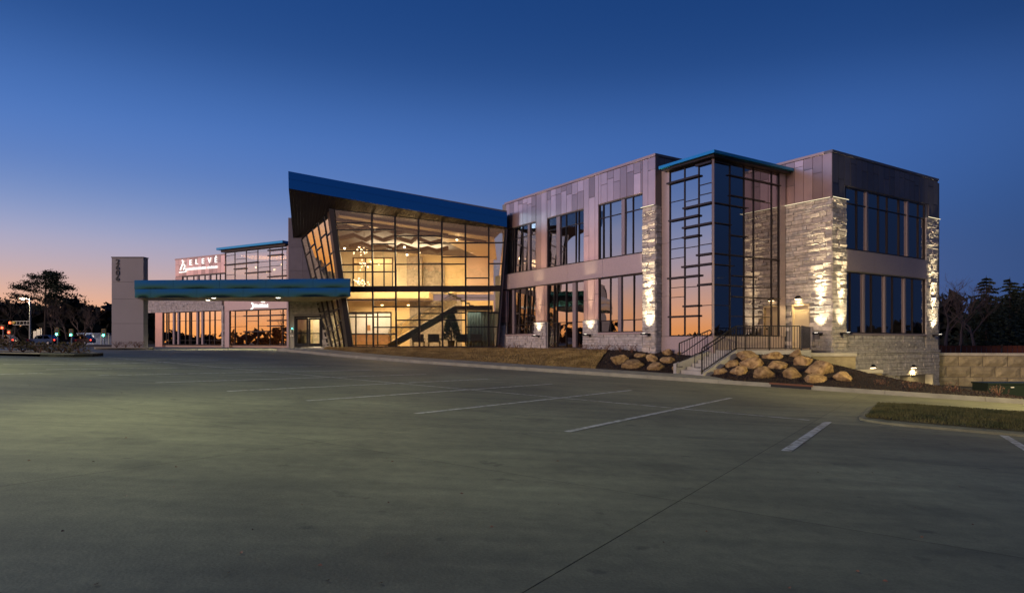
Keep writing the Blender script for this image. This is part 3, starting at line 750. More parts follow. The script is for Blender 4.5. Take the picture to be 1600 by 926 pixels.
# wedge roof over the lobby
FLp = W(451.5, 296, 42.4); FRp = W(792, 355, 43.2); FLt = W(451, 268, 42.4); FRt = W(792, 332, 43.2)
BLp = V((W(462, 0, DE).x - .2, DE + .1, 0)); BLp.z = soff(BLp.x, BLp.y)
back = V((-3, 52.5, 6.9)); bl2 = V((-15.5, 53, 7.6))
FRp2 = FRp.copy(); FRp2.z = soff(FRp.x, FRp.y); FLp2 = FLp.copy(); FLp2.z = soff(FLp.x, FLp.y)
rf = empty('lobby_roof', FLp, parent=bld)
m = MB(); ringb = [FLp2, FRp2, back, bl2, BLp]
m.hexa([p + V((0, 0, .06)) for p in ringb], [V((p.x, p.y, p.z + (1.08 if i < 2 else .9))) for i, p in enumerate(ringb)]); m.build('roof_body', 'roofing', rf)
nseg = 5
for i in range(nseg):
    for (t0, t1) in ((0, .56), (.56, 1)):
        a, c = i / nseg, (i + 1) / nseg
        lo = lambda k: FLp2.lerp(FRp2, k); hi = lambda k: FLt.lerp(FRt, k)
        q = [lo(a).lerp(hi(a), t0), lo(c).lerp(hi(c), t0), lo(c).lerp(hi(c), t1), lo(a).lerp(hi(a), t1)]
        n_ = V((.085, -1, 0)).normalized(); g_ = .004
        q = [p + n_ * (.06 + (.03 if t0 else 0)) for p in q]
        MB().slab(q, n_, .05).build('fascia_panel', 'blue_metal', rf)
# soffit boards
nb = 60
TLb = V((TL.x + .1, TL.y + .5, 0)); TLb.z = soff(TLb.x, TLb.y); TRb = V((TR.x, TR.y + .5, 0)); TRb.z = soff(TRb.x, TRb.y)
def back_edge(t): return BLp.lerp(TLb, t / .25) if t < .25 else TLb.lerp(TRb, (t - .25) / .75)
for i in range(nb):
    a, c = i / nb + .0006, (i + 1) / nb - .0006
    MB().slab([FLp2.lerp(FRp2, a), FLp2.lerp(FRp2, c), back_edge(c), back_edge(a)], V((0, 0, -1)), .03 + .004 * (i % 3)).build('soffit_board', 'soffit', rf)
MB().slab([FLp2 + V((-.02, 0, 0)), FLt + V((-.02, 0, 0)), V((BLp.x - .02, BLp.y, BLp.z + .9)), BLp + V((-.02, 0, 0))], V((-1, 0, 0)), .05).build('side_fascia', 'blue_metal', rf)

# ---- lobby interior
inn = empty('lobby_interior', (-8, 48, 0), parent=bld)
MB().prism([(-15.5, 52.2), (-13.3, 48.6), (-11.0, 44.75), (-1.15, 44.15), (-1.2, 52.2)], -.2, 0.0).build('floor', 'lobby_floor', inn)
DB = 52.0
FI = Fac((-15.5, DB, 0), (1, 0, 0))
iz = lambda y: FI.z(600, y)
ix = lambda x: FI.s(x)
vest = (ix(540), ix(612), 0, iz(487))
up = (ix(552), ix(614), 4.1, iz(402))
rgt = ix(771)
wall_cells(FI, [0, vest[0], vest[1], ix(640)], [0, vest[3], 3.6], [vest], -.2, 0, 'lobby_amber', 'partition', inn)
wall_cells(FI, [ix(640), ix(722)], [0, 3.6], [], -.2, 0, 'lobby_stone', 'partition', inn)
wall_cells(FI, [ix(722), rgt], [0, 3.6], [], -.2, 0, 'lobby_amber', 'partition', inn)
wall_cells(FI, [0, up[0], up[1], ix(640)], [4.1, up[3], 8.3], [up], -.2, 0, 'lobby_cream', 'partition', inn)
wall_cells(FI, [ix(662), ix(695)], [4.1, 6.6], [], -.2, .25, 'lobby_stone', 'partition', inn)
wall_cells(FI, [ix(640), ix(730)], [4.1, 8.3], [], -.2, 0, 'lobby_amber', 'partition', inn)
wall_cells(FI, [ix(730), rgt], [4.1, 8.3], [], -.2, 0, 'lobby_pink', 'partition', inn)
MB().fbox(FI, ix(638), ix(661), 4.1, 7.0, .3, .8).build('stone_column', 'lobby_stone', inn)
rb0, rb1 = gp(right_s(0), 0, -.14), gp(right_s(TR.z), TR.z, -.14)
m = MB(); m.hexa([rb0, V((-1.6, 52.2, 0)), V((-.8, 52.2, TR.z - .1)), rb1], [p + V((.12, 0, 0)) for p in (rb0, V((-1.6, 52.2, 0)), V((-.8, 52.2, TR.z - .1)), rb1)]); m.build('partition', 'lobby_pink', inn)
MB().prism([(-15.6, 49.5), (-15.4, 49.5), (-15.4, 52.2), (-15.6, 52.2)], 0, 8).build('partition', 'lobby_cream', inn)
# upper floor edge and ceiling of the ground floor
MB().prism([(-15.4, 49.2), (-6.2, 49.2), (-6.2, 52.0), (-15.4, 52.0)], 3.62, 4.08).build('gallery_floor', 'lobby_amber', inn)
for (x0, x1, zc_, mtl) in ((-15, -11.6, 7.9, 'a'), (-11.6, -8.2, 7.6, 'a'), (-8.2, -4.8, 7.2, 'a'), (-4.8, -1.2, 6.7, 'a')):
    za = soff(x0, 44.4) - .15; zb_ = soff(x1, 44.4) - .15; zc2 = za - .55; zd2 = zb_ - .55
    xf = max(x0, TL.x + .25)
    m = MB(); m.hexa([(xf, 44.4, za), (x1, 44.4, zb_), (x1, 52, max(zd2, 4.9)), (x0, 52, max(zc2, 4.9))], [(xf, 44.4, za + .05), (x1, 44.4, zb_ + .05), (x1, 52, max(zd2, 4.9) + .05), (x0, 52, max(zc2, 4.9) + .05)]); m.build('ceiling_panel', 'lobby_ceiling', inn)
# folded dark ceiling clouds
for k, (yd, yr, x0, x1, am) in enumerate(((45.2, 341, 520, 700, .16), (46.0, 360, 522, 660, .2), (46.8, 374, 530, 690, .22), (47.6, 386, 545, 700, .2), (45.6, 352, 640, 760, .2))):
    n_ = 9; pts = []
    for i in range(n_ + 1):
        x = x0 + (x1 - x0) * (i + (rnd(-.3, .3) if 0 < i < n_ else 0)) / n_; p = W(x, yr + (x - 600) * .06, yd); p.z += am * (1 if i % 2 else -1) * rnd(.4, 1); p.z = min(p.z, soff(p.x, 44.4) - .35); pts.append(p)
    for a, c in zip(pts, pts[1:]):
        m = MB(); dv = V((0, .45, -.05)); th = V((0, 0, .20)); m.hexa([a, c, c + dv, a + dv], [a + th, c + th, c + dv + th, a + dv + th]); m.build('ceiling_cloud', 'cloud_panel', inn)
# vestibule: bright room with door frames
vr = empty('vestibule', FI.pt((vest[0] + vest[1]) / 2, 0, -1.2), parent=inn)
m = MB(); m.fbox(FI, vest[0] - .6, vest[1] + .6, 0, 3.2, -3.0, -2.9); m.fbox(FI, vest[0] - .7, vest[0] - .6, 0, 3.2, -3.0, -.2); m.fbox(FI, vest[1] + .6, vest[1] + .7, 0, 3.2, -3.0, -.2); m.fbox(FI, vest[0] - .7, vest[1] + .7, 3.2, 3.3, -3, -.2); m.fbox(FI, vest[0] - .7, vest[1] + .7, -.1, 0, -3, -.2)
m.build('wall', 'white_wall', vr)
MB().fbox(FI, vest[0], vest[1], 0, .95, -2.2, -1.7).build('counter', 'timber', vr)
m = MB(); m.fbox(FI, ix(559), ix(566.5), 1.3, 1.75, -2.89, -2.87); m.build('picture', 'timber', vr)
b = MB()
for x in (540, 556, 572.5, 590, 611): b.fbox(FI, ix(x) - .05, ix(x) + .05, 0, vest[3], -.12, .04)
for z in (.1, vest[3] - .06, vest[3] - .4): b.fbox(FI, vest[0], vest[1], z - .05, z + .05, -.11, .03)
b.build('door_frame', 'frame', vr)
light('vestibule_lamp', 'AREA', FI.pt((vest[0] + vest[1]) / 2, 3.15, -1.5), 150, (1, .88, .74), bld, 2.5, aim=(0, 0, -1), sy=1.5)
ur = empty('upper_room', FI.pt((up[0] + up[1]) / 2, 4.1, -1.2), parent=inn)
m = MB(); m.fbox(FI, up[0] - .3, up[1] + .3, 4.1, 7.4, -2.6, -2.5); m.fbox(FI, up[0] - .4, up[0] - .3, 4.1, 7.4, -2.6, -.2); m.fbox(FI, up[1] + .3, up[1] + .4, 4.1, 7.4, -2.6, -.2); m.fbox(FI, up[0] - .4, up[1] + .4, 7.4, 7.5, -2.6, -.2)
m.build('wall', 'lobby_cream', ur)
b = MB()
for x in (552, 571, 600, 613.5): b.fbox(FI, ix(x) - .05, ix(x) + .05, 4.1, up[3], -.12, .04)
for z in (up[3] - .05, up[3] - .5): b.fbox(FI, up[0], up[1], z - .04, z + .04, -.11, .03)
b.build('door_frame', 'frame', ur)
light('upper_room_lamp', 'AREA', FI.pt((up[0] + up[1]) / 2, 7.3, -1.3), 90, (1, .78, .5), bld, 2, aim=(0, 0, -1))
# stair
stair = empty('staircase', W(660, 541, 45.8), parent=inn)
p0, p1 = W(607, 540, 45.5), W(714, 480, 45.5); p0.z = .05; p1.z = 2.72
for dy in (0, 1.3):
    MB().bar(p0 + V((0, dy, .0)), p1 + V((0, dy, 0)), .08, .34).build('stringer', 'black_metal', stair)
for i in range(15):
    c = p0.lerp(p1, (i + .5) / 15) + V((0, .65, .12)); MB().box(c, (.34, 1.24, .05)).build('tread', 'frame', stair)
Lx0, Lx1 = W(712, 0, 45.5).x, W(779, 0, 44.6).x
MB().prism([(Lx0, 45.3), (-1.3, 44.7), (-1.4, 47.9), (Lx0, 47.9)], 2.55, 2.82).build('landing', 'frame', stair)
for i in range(8):
    x = W(737, 0, 47.4).x - .30 * i; MB().box((x, 47.45, 2.95 + .165 * i), (.34, 1.0, .06)).build('tread', 'frame', stair)
    MB().box((x + .15, 47.45, 2.88 + .165 * i), (.03, 1.0, .13)).build('riser', 'grey_curtain', stair)
for k in (.55, .95):
    MB().bar(p0 + V((0, -.05, k + .15)), p1 + V((0, -.05, k + .15)), .05).build('handrail', 'sheet_metal', stair)
    MB().bar(p1 + V((0, -.05, k + .15)), V((-1.6, 44.95, 2.8 + k)), .05).build('handrail', 'sheet_metal', stair)
for i in range(7):
    c = p0.lerp(p1, (i + .3) / 7); MB().bar(c, c + V((0, -.05, 1.1)), .04).build('baluster', 'sheet_metal', stair)
for a, c in ((.0, .5), (.5, 1)):
    MB().slab([p0.lerp(p1, a) + V((0, -.08, .3)), p0.lerp(p1, c) + V((0, -.08, .3)), p0.lerp(p1, c) + V((0, -.08, 1.02)), p0.lerp(p1, a) + V((0, -.08, 1.02))], V((0, -1, 0)), .012).build('glass_guard', 'glass_door', stair)
# grey fabric screen below the landing
m = MB(); n_ = 36
for i in range(n_):
    xa, xb = W(730 + 44 * i / n_, 0, 46.3).x, W(730 + 44 * (i + 1) / n_, 0, 46.3).x
    ya, yb = 46.3 + .06 * math.sin(i * 1.7), 46.3 + .06 * math.sin((i + 1) * 1.7)
    m.hexa([(xa, ya, 0), (xb, yb, 0), (xb, yb + .03, 0), (xa, ya + .03, 0)], [(xa, ya, 2.5), (xb, yb, 2.5), (xb, yb + .03, 2.5), (xa, ya + .03, 2.5)])
m.build('fabric_screen', 'grey_curtain', inn)
# ceiling spots
for (x, y, d, e_) in ((538.5, 387, 46.4, 25), (632, 385, 46.2, 45), (668.5, 357.5, 45.8, 45), (714, 373.5, 46.0, 60), (636, 397, 48.5, 30), (656, 392.5, 48.5, 30)):
    p = W(x, y, d)
    MB().tube([p + V((0, 0, .16)), p + V((0, 0, .0))], .09, 8).build('spotlight', 'frame', inn)
    MB().ball(p - V((0, 0, .03)), .085, 8, 5).build('spotlight_bulb', 'lamp_white', inn)
    light('spot_lamp', 'POINT', p - V((0, 0, .2)), e_, (1, .74, .42), bld, .12)
for x in (597, 638): MB().tube([W(x, 477.0, 48.8), W(x, 476.6, 48.8) + V((0, 0, .03))], .09, 8).build('downlight', 'lamp_warm', inn)
light('lobby_area_light', 'AREA', (-9.5, 47.2, 6.2), 680, (1, .82, .58), bld, 4, aim=(0, .35, -1), sy=2)
light('lobby_area_light', 'AREA', (-4.5, 47.2, 6.0), 640, (1, .80, .53), bld, 3.5, aim=(0, .4, -1), sy=2)
light('lobby_area_light', 'AREA', (-8.0, 49.6, 6.9), 420, (1, .82, .58), bld, 6, aim=(0, -.55, 1), sy=.5)  # unseen uplight added to brighten the ceiling behind the dark clouds
light('lobby_area_light', 'AREA', (-9.0, 50.6, 3.5), 330, (1, .80, .55), bld, 5, aim=(0, -.2, -1), sy=1.2)
light('lobby_area_light', 'AREA', (-3.2, 46.2, 2.4), 25, (.8, .95, .9), bld, 2, aim=(0, 0, -1), sy=1)

# ---- entry wall with double doors
eL, eR = FE.s(451.5), FE.s(519)
dd = (FE.s(459.5), FE.s(503.5), 0, FE.z(480, 494))
zE = FE.z(460, 340); zEs = FE.z(460, 468)
wall_cells(FE, [eL, dd[0], dd[1], eR], [-.4, dd[3], zEs + .5], [(dd[0], dd[1], -.4, dd[3])], -.3, -.06, 'mortar')
stones(FE, eL + .1, eR, -.3, zEs + .4, holes=[dd], dmax=.05)
m = MB()
for _, a, b_ in STONES: m.hexa(a, b_)
tag(m.build('stone_veneer', 'stone_mix', bld, fix=False), kind='stuff'); STONES.clear()
for i in range(3):
    for z0, z1 in ((zEs + .5, 5.6), (5.6, 7.3), (7.3, zE)):
        a, c = eL + i * 1.0, eL + i * 1.0 + 1.0
        MB().fbox(FE, a + .006, c - .006, z0 + .006, z1 - .006, -.3, -.02).build('metal_panel', 'dark_panel', bld)
MB().fbox(FE, eL - .06, eL - .01, -.3, zE, -3, -.02).build('end_trim', 'frame_light', bld)
ed = empty('entry_doors', FE.pt((dd[0] + dd[1]) / 2, 0, -.1), parent=bld)
mid = (dd[0] + dd[1]) / 2
b = MB(); b.fbox(FE, dd[0], dd[0] + .1, 0, dd[3], -.15, -.03); b.fbox(FE, dd[1] - .1, dd[1], 0, dd[3], -.15, -.03); b.fbox(FE, dd[0] + .1, dd[1] - .1, dd[3] - .12, dd[3], -.15, -.03)
b.build('frame', 'black_metal', ed)
for a, c in ((dd[0] + .1, mid - .01), (mid + .01, dd[1] - .1)):
    lf = empty('leaf', FE.pt((a + c) / 2, 0, -.09), parent=ed)
    b = MB(); b.fbox(FE, a, a + .13, .02, dd[3] - .13, -.12, -.06); b.fbox(FE, c - .13, c, .02, dd[3] - .13, -.12, -.06); b.fbox(FE, a + .13, c - .13, .02, .25, -.12, -.06); b.fbox(FE, a + .13, c - .13, dd[3] - .25, dd[3] - .13, -.12, -.06); b.fbox(FE, a + .13, c - .13, .95, 1.02, -.12, -.06)
    b.build('stile', 'black_metal', lf)
    MB().fbox(FE, a + .13, c - .13, .25, dd[3] - .25, -.095, -.085).build('pane', 'glass_door', lf)
m = MB(); m.fbox(FE, dd[0] - .3, dd[1] + .3, -.05, 2.6, -2.6, -2.5); m.fbox(FE, dd[0] - .35, dd[0] - .3, -.05, 2.6, -2.6, -.3); m.fbox(FE, dd[1] + .3, dd[1] + .35, -.05, 2.6, -2.6, -.3); m.fbox(FE, dd[0] - .35, dd[1] + .35, 2.6, 2.65, -2.6, -.3); m.fbox(FE, dd[0] - .35, dd[1] + .35, -.1, -.05, -2.6, -.3)
m.build('entry_hall', 'white_wall', bld)
light('entry_hall_lamp', 'AREA', FE.pt(mid, 2.55, -1.4), 70, (1, .84, .58), bld, 1.2, aim=(0, 0, -1))
MB().fbox(FE, FE.s(456), FE.s(457.3), 1.05, 1.22, -.01, .06).build('card_reader', 'black_metal', bld)
MB().fbox(FE, FE.s(456.6), FE.s(457.4), 1.32, 1.36, .06, .07).build('reader_light', 'signal_green', bld)

# ---- canopy over the drive
czb, czt = 3.27, 4.42
K = [W(210.5, 0, 43.6), W(547.5, 0, 42.4), V((-12.6, 48.35, 0)), V((-16.4, 48.35, 0)), W(222, 0, 46.4)]
K = [V((p.x, p.y, 0)) for p in K]
can = empty('canopy', (-18, 45, czb), parent=bld)
MB().prism([K[0] + V((.08, .08, 0)), K[1] + V((-.08, .08, 0)), K[2], K[3], K[4]], czb + .06, czt - .06).build('core', 'roofing', can)
inner = [K[0] + V((.02, .09, 0)), K[1] + V((-.05, .09, 0)), K[2], K[3], K[4]]
for i in range(6):
    a, c = i / 6 + .001, (i + 1) / 6 - .001
    f0, f1, b0, b1 = inner[0].lerp(inner[1], a), inner[0].lerp(inner[1], c), inner[4].lerp(inner[2], a), inner[4].lerp(inner[2], c)
    MB().prism([f0, f1, b1, b0], czb + .0, czb + .05).build('soffit_panel', 'canopy_soffit', can)
FC = Fac(K[0], K[1] - K[0])
top = [FC.s(x) for x in (210.5, 271.5, 343.6, 416, 489.5, 547.5)]; bot = [FC.s(x) for x in (210.5, 235.5, 307.3, 380, 450.5, 525, 547.5)]
zm = czb + (czt - czb) * .49
for e, z0, z1, o in ((top, zm + .01, czt, .05), (bot, czb, zm - .0, .0)):
    for a, c in zip(e, e[1:]):
        m = MB(); n_, k_ = 10, 4          # gently bowed metal sheet
        for i in range(n_ + 1):
            for j in range(k_ + 1): m.v.append(FC.pt(a + .006 + (c - a - .012) * i / n_, z0 + (z1 - z0) * j / k_, o + .010 * math.sin(math.pi * i / n_) ** .6 * math.sin(math.pi * j / k_)))
        for i in range(n_):
            for j in range(k_): q = i * (k_ + 1) + j; m.f.append((q, q + k_ + 1, q + k_ + 2, q + 1)); m.mi.append(0)
        m.build('fascia_panel', 'blue_metal', can, smooth=True)
        m = MB(); m.fbox(FC, a + .006, c - .006, z0, z1, -.05, o - .012)
        m.build('fascia_return', 'blue_metal', can)
for a, c in ((K[1], K[2]), (K[4], K[0])):
    m = MB(); d_ = (c - a).normalized(); n_ = V((d_.y, -d_.x, 0)); m.hexa([V((p.x, p.y, czb)) for p in (a, c, c - n_ * .05, a - n_ * .05)], [V((p.x, p.y, czt)) for p in (a, c, c - n_ * .05, a - n_ * .05)]); m.build('end_fascia', 'blue_metal', can)
for (x, y) in ((325, 468.8), (334, 465.5), (411, 471.5), (434.5, 465.2)):
    r_ = (ZC - czb) / ((y - HZ) / F); p = W(x, y, r_); p.z = czb
    MB().prism([p + V((.14 * math.cos(t), .14 * math.sin(t), 0)) for t in [k * .785 for k in range(8)]], czb - .012, czb - .002).build('downlight', 'lamp_white', can)
    light('canopy_lamp', 'SPOT', p - V((0, 0, .05)), 520, (1, .86, .6), bld, .1, aim=(0, 0, -1), spot=140, blend=.8)

# ---- far wing with the shop fronts
wz = FW.z; ws = FW.s
zWt = wz(274, 404.4)
s_el, s_er = ws(274), ws(351.5)
zwu = wz(300, 430.5)
MB().fbox(FW, s_el, s_er, zwu, zWt - .1, -4, -.06).build('wall', 'mortar', bld)
pe = [s_el + (s_er - s_el) * k / 13 for k in range(14)]
panels(FW, [(a, c, zz_split(zwu + .05, zWt - .12)) for a, c in zip(pe, pe[1:])], -.055, 0, 'bronze')
MB().fbox(FW, s_el - .05, s_er, zWt - .12, zWt, -4, .05).build('coping', 'bronze_trim', bld)
zlow = 5.3
MB().fbox(FW, s_el, ws(284.3), zlow, zwu, -.3, 0).build('metal_panel', 'bronze', bld)
glazing(WIN, FW, px(FW, 284.3, 291, 301.5, 308.5, 319, 327, 337, 343, 351.3), [], zlow, zwu, 'glass_wing', light={2: .3, 4: .25}, mw=.09, parent=bld)
zct = wz(352, 394.5)
CWL = ws(351.7); CWR = ws(448.5)
c_ = px(FW, 352, 366.8, 384.5, 402.6, 421.3, 440.7, 448.5)
yy = lambda x, y: wz(x, y)
r = {0: [yy(360, 399), yy(360, 414), yy(360, 429.3)], 1: [yy(375, 404.5), yy(375, 419.6)], 2: [yy(393, 394.5), yy(393, 410), yy(393, 426)], 3: [yy(411, 409), yy(411, 417.4), yy(411, 425)], 4: [yy(430, 407), yy(430, 415.2), yy(430, 431.6)], 5: [yy(444, 406), yy(444, 422), yy(444, 430.6)]}
cw = glazing('curtain_wall', FW, c_, r, zlow, zct, 'glass_shop', o=-.03, mw=.06, md=.09)
for a, c, y, xr in ((351.8, 402.6, 411.8, 377), (366.8, 384.5, 419.8, 375), (384, 421.3, 425.5, 402), (419.6, 448.4, 390, 434), (419.6, 441.5, 398.6, 430), (419.6, 448.4, 431.5, 434)):
    z = wz(xr, y); MB().fbox(FW, ws(a), ws(c), z - .055, z + .055, 0, .16).build('fin', 'frame', cw)
zrt = wz(345, 390)
MB().fbox(FW, ws(346), ws(449.5), zct + .22, zrt + .1, -5, .6).build('wing_roof', 'blue_roof', bld)
MB().fbox(FW, ws(348.5), ws(449), zct, zct + .215, -5, .25).build('wing_soffit', 'frame', bld)
MB().fbox(FW, ws(448.6), ws(452.5), -.2, zct, -1, .05).build('end_panel', 'frame_light', bld)
# ground floor of the far wing
zsl = wz(300, 486.2); sW0 = ws(215)
MB().fbox(FW, sW0, ws(346.8), zsl + .02, 5.3, -.6, -.06).build('wall', 'mortar', bld)
stones(FW, sW0, ws(346.8), zsl, 5.3, hs=(.15, .2, .28), ls=(.4, 1.0))
stones(FW, ws(346.8), ws(350.3), -.2, zsl + .5, hs=(.15, .2, .28), ls=(.3, .6), dmin=.06, dmax=.1)
m = MB()
for _, a, b_ in STONES: m.hexa(a, b_)
tag(m.build('stone_veneer', 'stone_mix', bld, fix=False), kind='stuff'); STONES.clear()
for z0, z1 in ((-.2, 1.8), (1.8, zsl)): MB().fbox(FW, ws(242.5), ws(253.5), z0 + .006, z1 - .006, -.5, 0).build('metal_panel', 'bronze', bld)
glazing('shop_window', FW, px(FW, 254, 259.4, 262.5, 271, 278.3, 289, 295.2, 297.9, 308, 315.8, 326.6, 334.7, 346.5), [wz(300, 501), wz(300, 531.5)], .0, zsl, 'glass_wing', light={3: .3, 2: .3, 7: .3, 8: .3}, mw=.09, md=.14)
for a, c in zip([ws(x) for x in (350.5, 358, 383, 403, 421, 448.5)], [ws(x) for x in (358, 383, 403, 421, 448.5)]):
    MB().fbox(FW, a + .006, c - .006, wz(400, 483.5), 5.3, -.5, .02).build('spandrel_panel', 'spandrel', bld)
MB().fbox(FW, ws(350.5), ws(358), -.2, wz(400, 483.7), -.5, .0).build('metal_panel', 'spandrel', bld)
r = {0: [yy(362, 494), yy(362, 511)], 1: [yy(375, 494), yy(375, 510)], 2: [yy(393, 493), yy(393, 501.5), yy(393, 517.6)], 3: [yy(411, 492), yy(411, 509), yy(411, 517)], 4: [yy(430, 500.5), yy(430, 509)], 5: [yy(444, 500), yy(444, 517)]}
cw = glazing('shop_window', FW, px(FW, 358.3, 366.3, 384, 402.3, 421, 441, 447.8), r, .0, wz(400, 483.6), 'glass_shop', mw=.06, md=.12)
for a, c, y, xr in ((382.5, 441, 492.8, 410), (419, 447.6, 500.4, 433), (419, 441, 509, 430), (382, 422, 517.6, 402), (366, 448, 483.9, 405)):
    z = wz(xr, y); MB().fbox(FW, ws(a), ws(c), z - .055, z + .055, -.02, .16).build('fin', 'frame', cw)
b = MB()
b.fbox(FW, ws(240), ws(449), -.3, -.01, -7, -.3); b.fbox(FW, ws(240), ws(449), 3.7, 4.1, -7, -.62); b.fbox(FW, ws(240), ws(449), -.2, zct - .1, -7.2, -7.0)
b.fbox(FW, ws(449), ws(450), -.2, zct - .1, -7, -1.0); b.fbox(FW, s_el, ws(449), zct - .3, zct - .15, -7, -.32)
b.build('shop_interior', 'lobby_pink', bld)
light('shop_lamp', 'AREA', FW.pt(ws(410), 3.6, -3), 260, (1, .66, .34), bld, 6, aim=(0, 0, -1), sy=3)
light('shop_lamp', 'AREA', FW.pt(ws(400), zct - .5, -3), 900, (1, .72, .46), bld, 7, aim=(0, 0, -1), sy=3)
for (x, y, dd_) in ((383.5, 415.8, 1.2), (391, 421.5, 2), (415.5, 419.6, 1), (426.8, 412, 1)):
    a_, z_ = FW.hit(x, y); p = FW.pt(a_, z_, -dd_); MB().ball(p, .10, 8, 5).build('ceiling_lamp', 'lamp_white', bld)

# ---------------------------------------------------------------- signs
def text_part(ch, f, s_, z_, h, name, m, parent, depth=.04, o=.06, sx=1.0):
    c = bpy.data.curves.new('glyph', 'FONT'); c.body = ch; c.size = h * 1.37; c.extrude = depth / 2; c.offset = h * .008; c.align_x = 'CENTER'
    t = bpy.data.objects.new('glyph', c); col.objects.link(t)
    dg = bpy.context.evaluated_depsgraph_get(); me = bpy.data.meshes.new_from_object(t.evaluated_get(dg))
    bpy.data.objects.remove(t); bpy.data.curves.remove(c)
    r = f.D if f.D.x > 0 else -f.D
    p0 = f.pt(s_, z_, o)
    for v in me.vertices:
        q = v.co; v.co = r * q.x * sx + V((0, 0, 1)) * q.y + f.N * q.z
    me.materials.clear(); me.materials.append(MATS[m])
    ob = bpy.data.objects.new(name, me); col.objects.link(ob); ob.location = p0 - wl(parent); ob.parent = parent; WL[ob] = p0
    return ob
sg = empty('wall_sign', FW.pt(ws(312), wz(312, 424), .1), parent=bld); sg['label'] = 'illuminated white letters ELEVE with a mark on bronze panels'
for ch, x, y in (('E', 298.5, 414), ('L', 308, 412.8), ('E', 317.8, 411.8), ('V', 328, 410.8), ('É', 338, 410.0)):
    text_part(ch, FW, ws(x), wz(x, y), .58, 'letter', 'letter_white', sg, sx=1.15)
# small second line, only a row of strokes can be made out
random.seed(3)
xx = 294.0
while xx < 341:
    if not 323.2 < xx < 325:
        yb = 422.2 - (xx - 294) * .075
        z0 = wz(xx, yb); b = MB(); b.fbox(FW, ws(xx), ws(xx + .75), z0, z0 + rnd(.2, .27), .05, .09)
        if random.random() < .6: b.fbox(FW, ws(xx + .75), ws(xx + 1.3), z0 + .08, z0 + .13, .05, .09)
        b.build('letter', 'letter_white', sg)
    xx += 1.75
# mark: two leaning strokes over a curved base line
def stroke(pts, wd):
    for (x0, y0), (x1, y1) in zip(pts, pts[1:]):
        MB().bar(FW.pt(*FW.hit(x0, y0), .08), FW.pt(*FW.hit(x1, y1), .08), wd, .06, FW.N).build('stroke', 'letter_white', sg)
stroke([(285.6, 406.5), (287, 409), (286.5, 412), (284.5, 417), (282.5, 422)], .13)
stroke([(288.5, 413), (290, 415.5), (289, 418.5), (287.6, 421.5)], .12)
stroke([(281, 425.6), (286, 425), (291, 424.4), (292.4, 421.5), (291.3, 419.2)], .10)
sg2 = empty('wall_sign', FW.pt(ws(405), wz(405, 478), .1), parent=bld); sg2['label'] = 'small white lit shop sign with a crescent mark'
for (x0, y0), (x1, y1) in zip([(394, 473.2), (396.3, 475), (396.8, 478), (395.6, 481.3), (393, 483)], [(396.3, 475), (396.8, 478), (395.6, 481.3), (393, 483)]):
    MB().bar(FW.pt(*FW.hit(x0, y0), .08), FW.pt(*FW.hit(x1, y1), .08), .14, .06, FW.N).build('stroke', 'letter_white', sg2)
xx = 398.4
while xx < 419:
    z0 = wz(xx, 480.2 - (xx - 398) * .02); b = MB(); b.fbox(FW, ws(xx), ws(xx + .9), z0, z0 + rnd(.22, .34), .05, .09); b.fbox(FW, ws(xx + .9), ws(xx + 1.5), z0 + .02, z0 + .08, .05, .09); b.build('letter', 'letter_white', sg2); xx += 2.0

# number pylon
DP = 45.4
FP = Fac((W(174.5, 0, DP).x, DP, 0), (1, 0, 0))
py_ = empty('number_pylon', (FP.pt(1.1, -.3, -.3)), 'tall grey panel-clad pylon with dark numerals 2606 beside the canopy', 'sign')
pw = FP.s(224); zs_ = [-.35, FP.z(200, 505.2), FP.z(200, 467), FP.z(200, 440.5), FP.z(200, 402.5)]
MB().fbox(FP, .03, pw - .03, -.4, zs_[-1] - .02, -.55, -.03).build('core', 'numeral', py_)
for z0, z1 in zip(zs_, zs_[1:]): MB().fbox(FP, 0, pw, z0 + .008, z1 - .008, -.58, 0).build('panel', 'pylon_panel', py_)
MB().fbox(FP, -.03, pw + .03, zs_[-1], zs_[-1] + .06, -.62, .03).build('cap', 'frame', py_)
for ch, yb in (('2', 412.9), ('6', 421.5), ('0', 430.1), ('6', 438.7)):
    text_part(ch, FP, FP.s(184), FP.z(184, yb), .37, 'numeral', 'numeral', py_, o=.03, sx=1.1)

# ---------------------------------------------------------------- wall lights
def uplight(f, s_, z_, label, e=60, wide=52, up=True):
    r = empty('wall_light', f.pt(s_, z_, .1), label, 'wall light', 'lights on the building walls')
    MB().fbox(f, s_ - .13, s_ + .13, z_ - .10, z_ - .02, .07, .52).build('housing', 'black_metal', r)
    MB().fbox(f, s_ - .05, s_ + .05, z_ - .16, z_ - .02, .02, .09).build('bracket', 'black_metal', r)
    MB().fbox(f, s_ - .06, s_ + .06, z_ - .02, z_ - .014, .35, .45).build('lens', 'lamp_white', r)
    light('wall_lamp', 'SPOT', f.pt(s_, z_ + .02, .42), e * .40, (1, .84, .56), r, .07, aim=f.N * -.34 + V((0, 0, 1)), spot=wide + 22, blend=1)
    light('wall_lamp', 'SPOT', f.pt(s_, z_ + .03, .40), e * 6.5, (1, .82, .52), r, .07, aim=f.N * -.105 + V((0, 0, 1)), spot=22, blend=1)
    return r
UP = 800
uplight(FA, sA(1015), FA.z(1015, 520), 'uplight low on the tall stone pier beside the glazed bay', UP, 48)
uplight(FA, sA(843), FA.z(843, 523), 'uplight on the short stone pedestal nearest the lobby', UP * .55, 60)
uplight(FA, sA(923), FA.z(923, 521.5), 'uplight on the short stone pedestal between the tall windows', UP * .55, 60)
uplight(FG, FG.s(1283), FG.z(1283, 519), 'uplight on the stone wall right of the landing door', UP, 50)
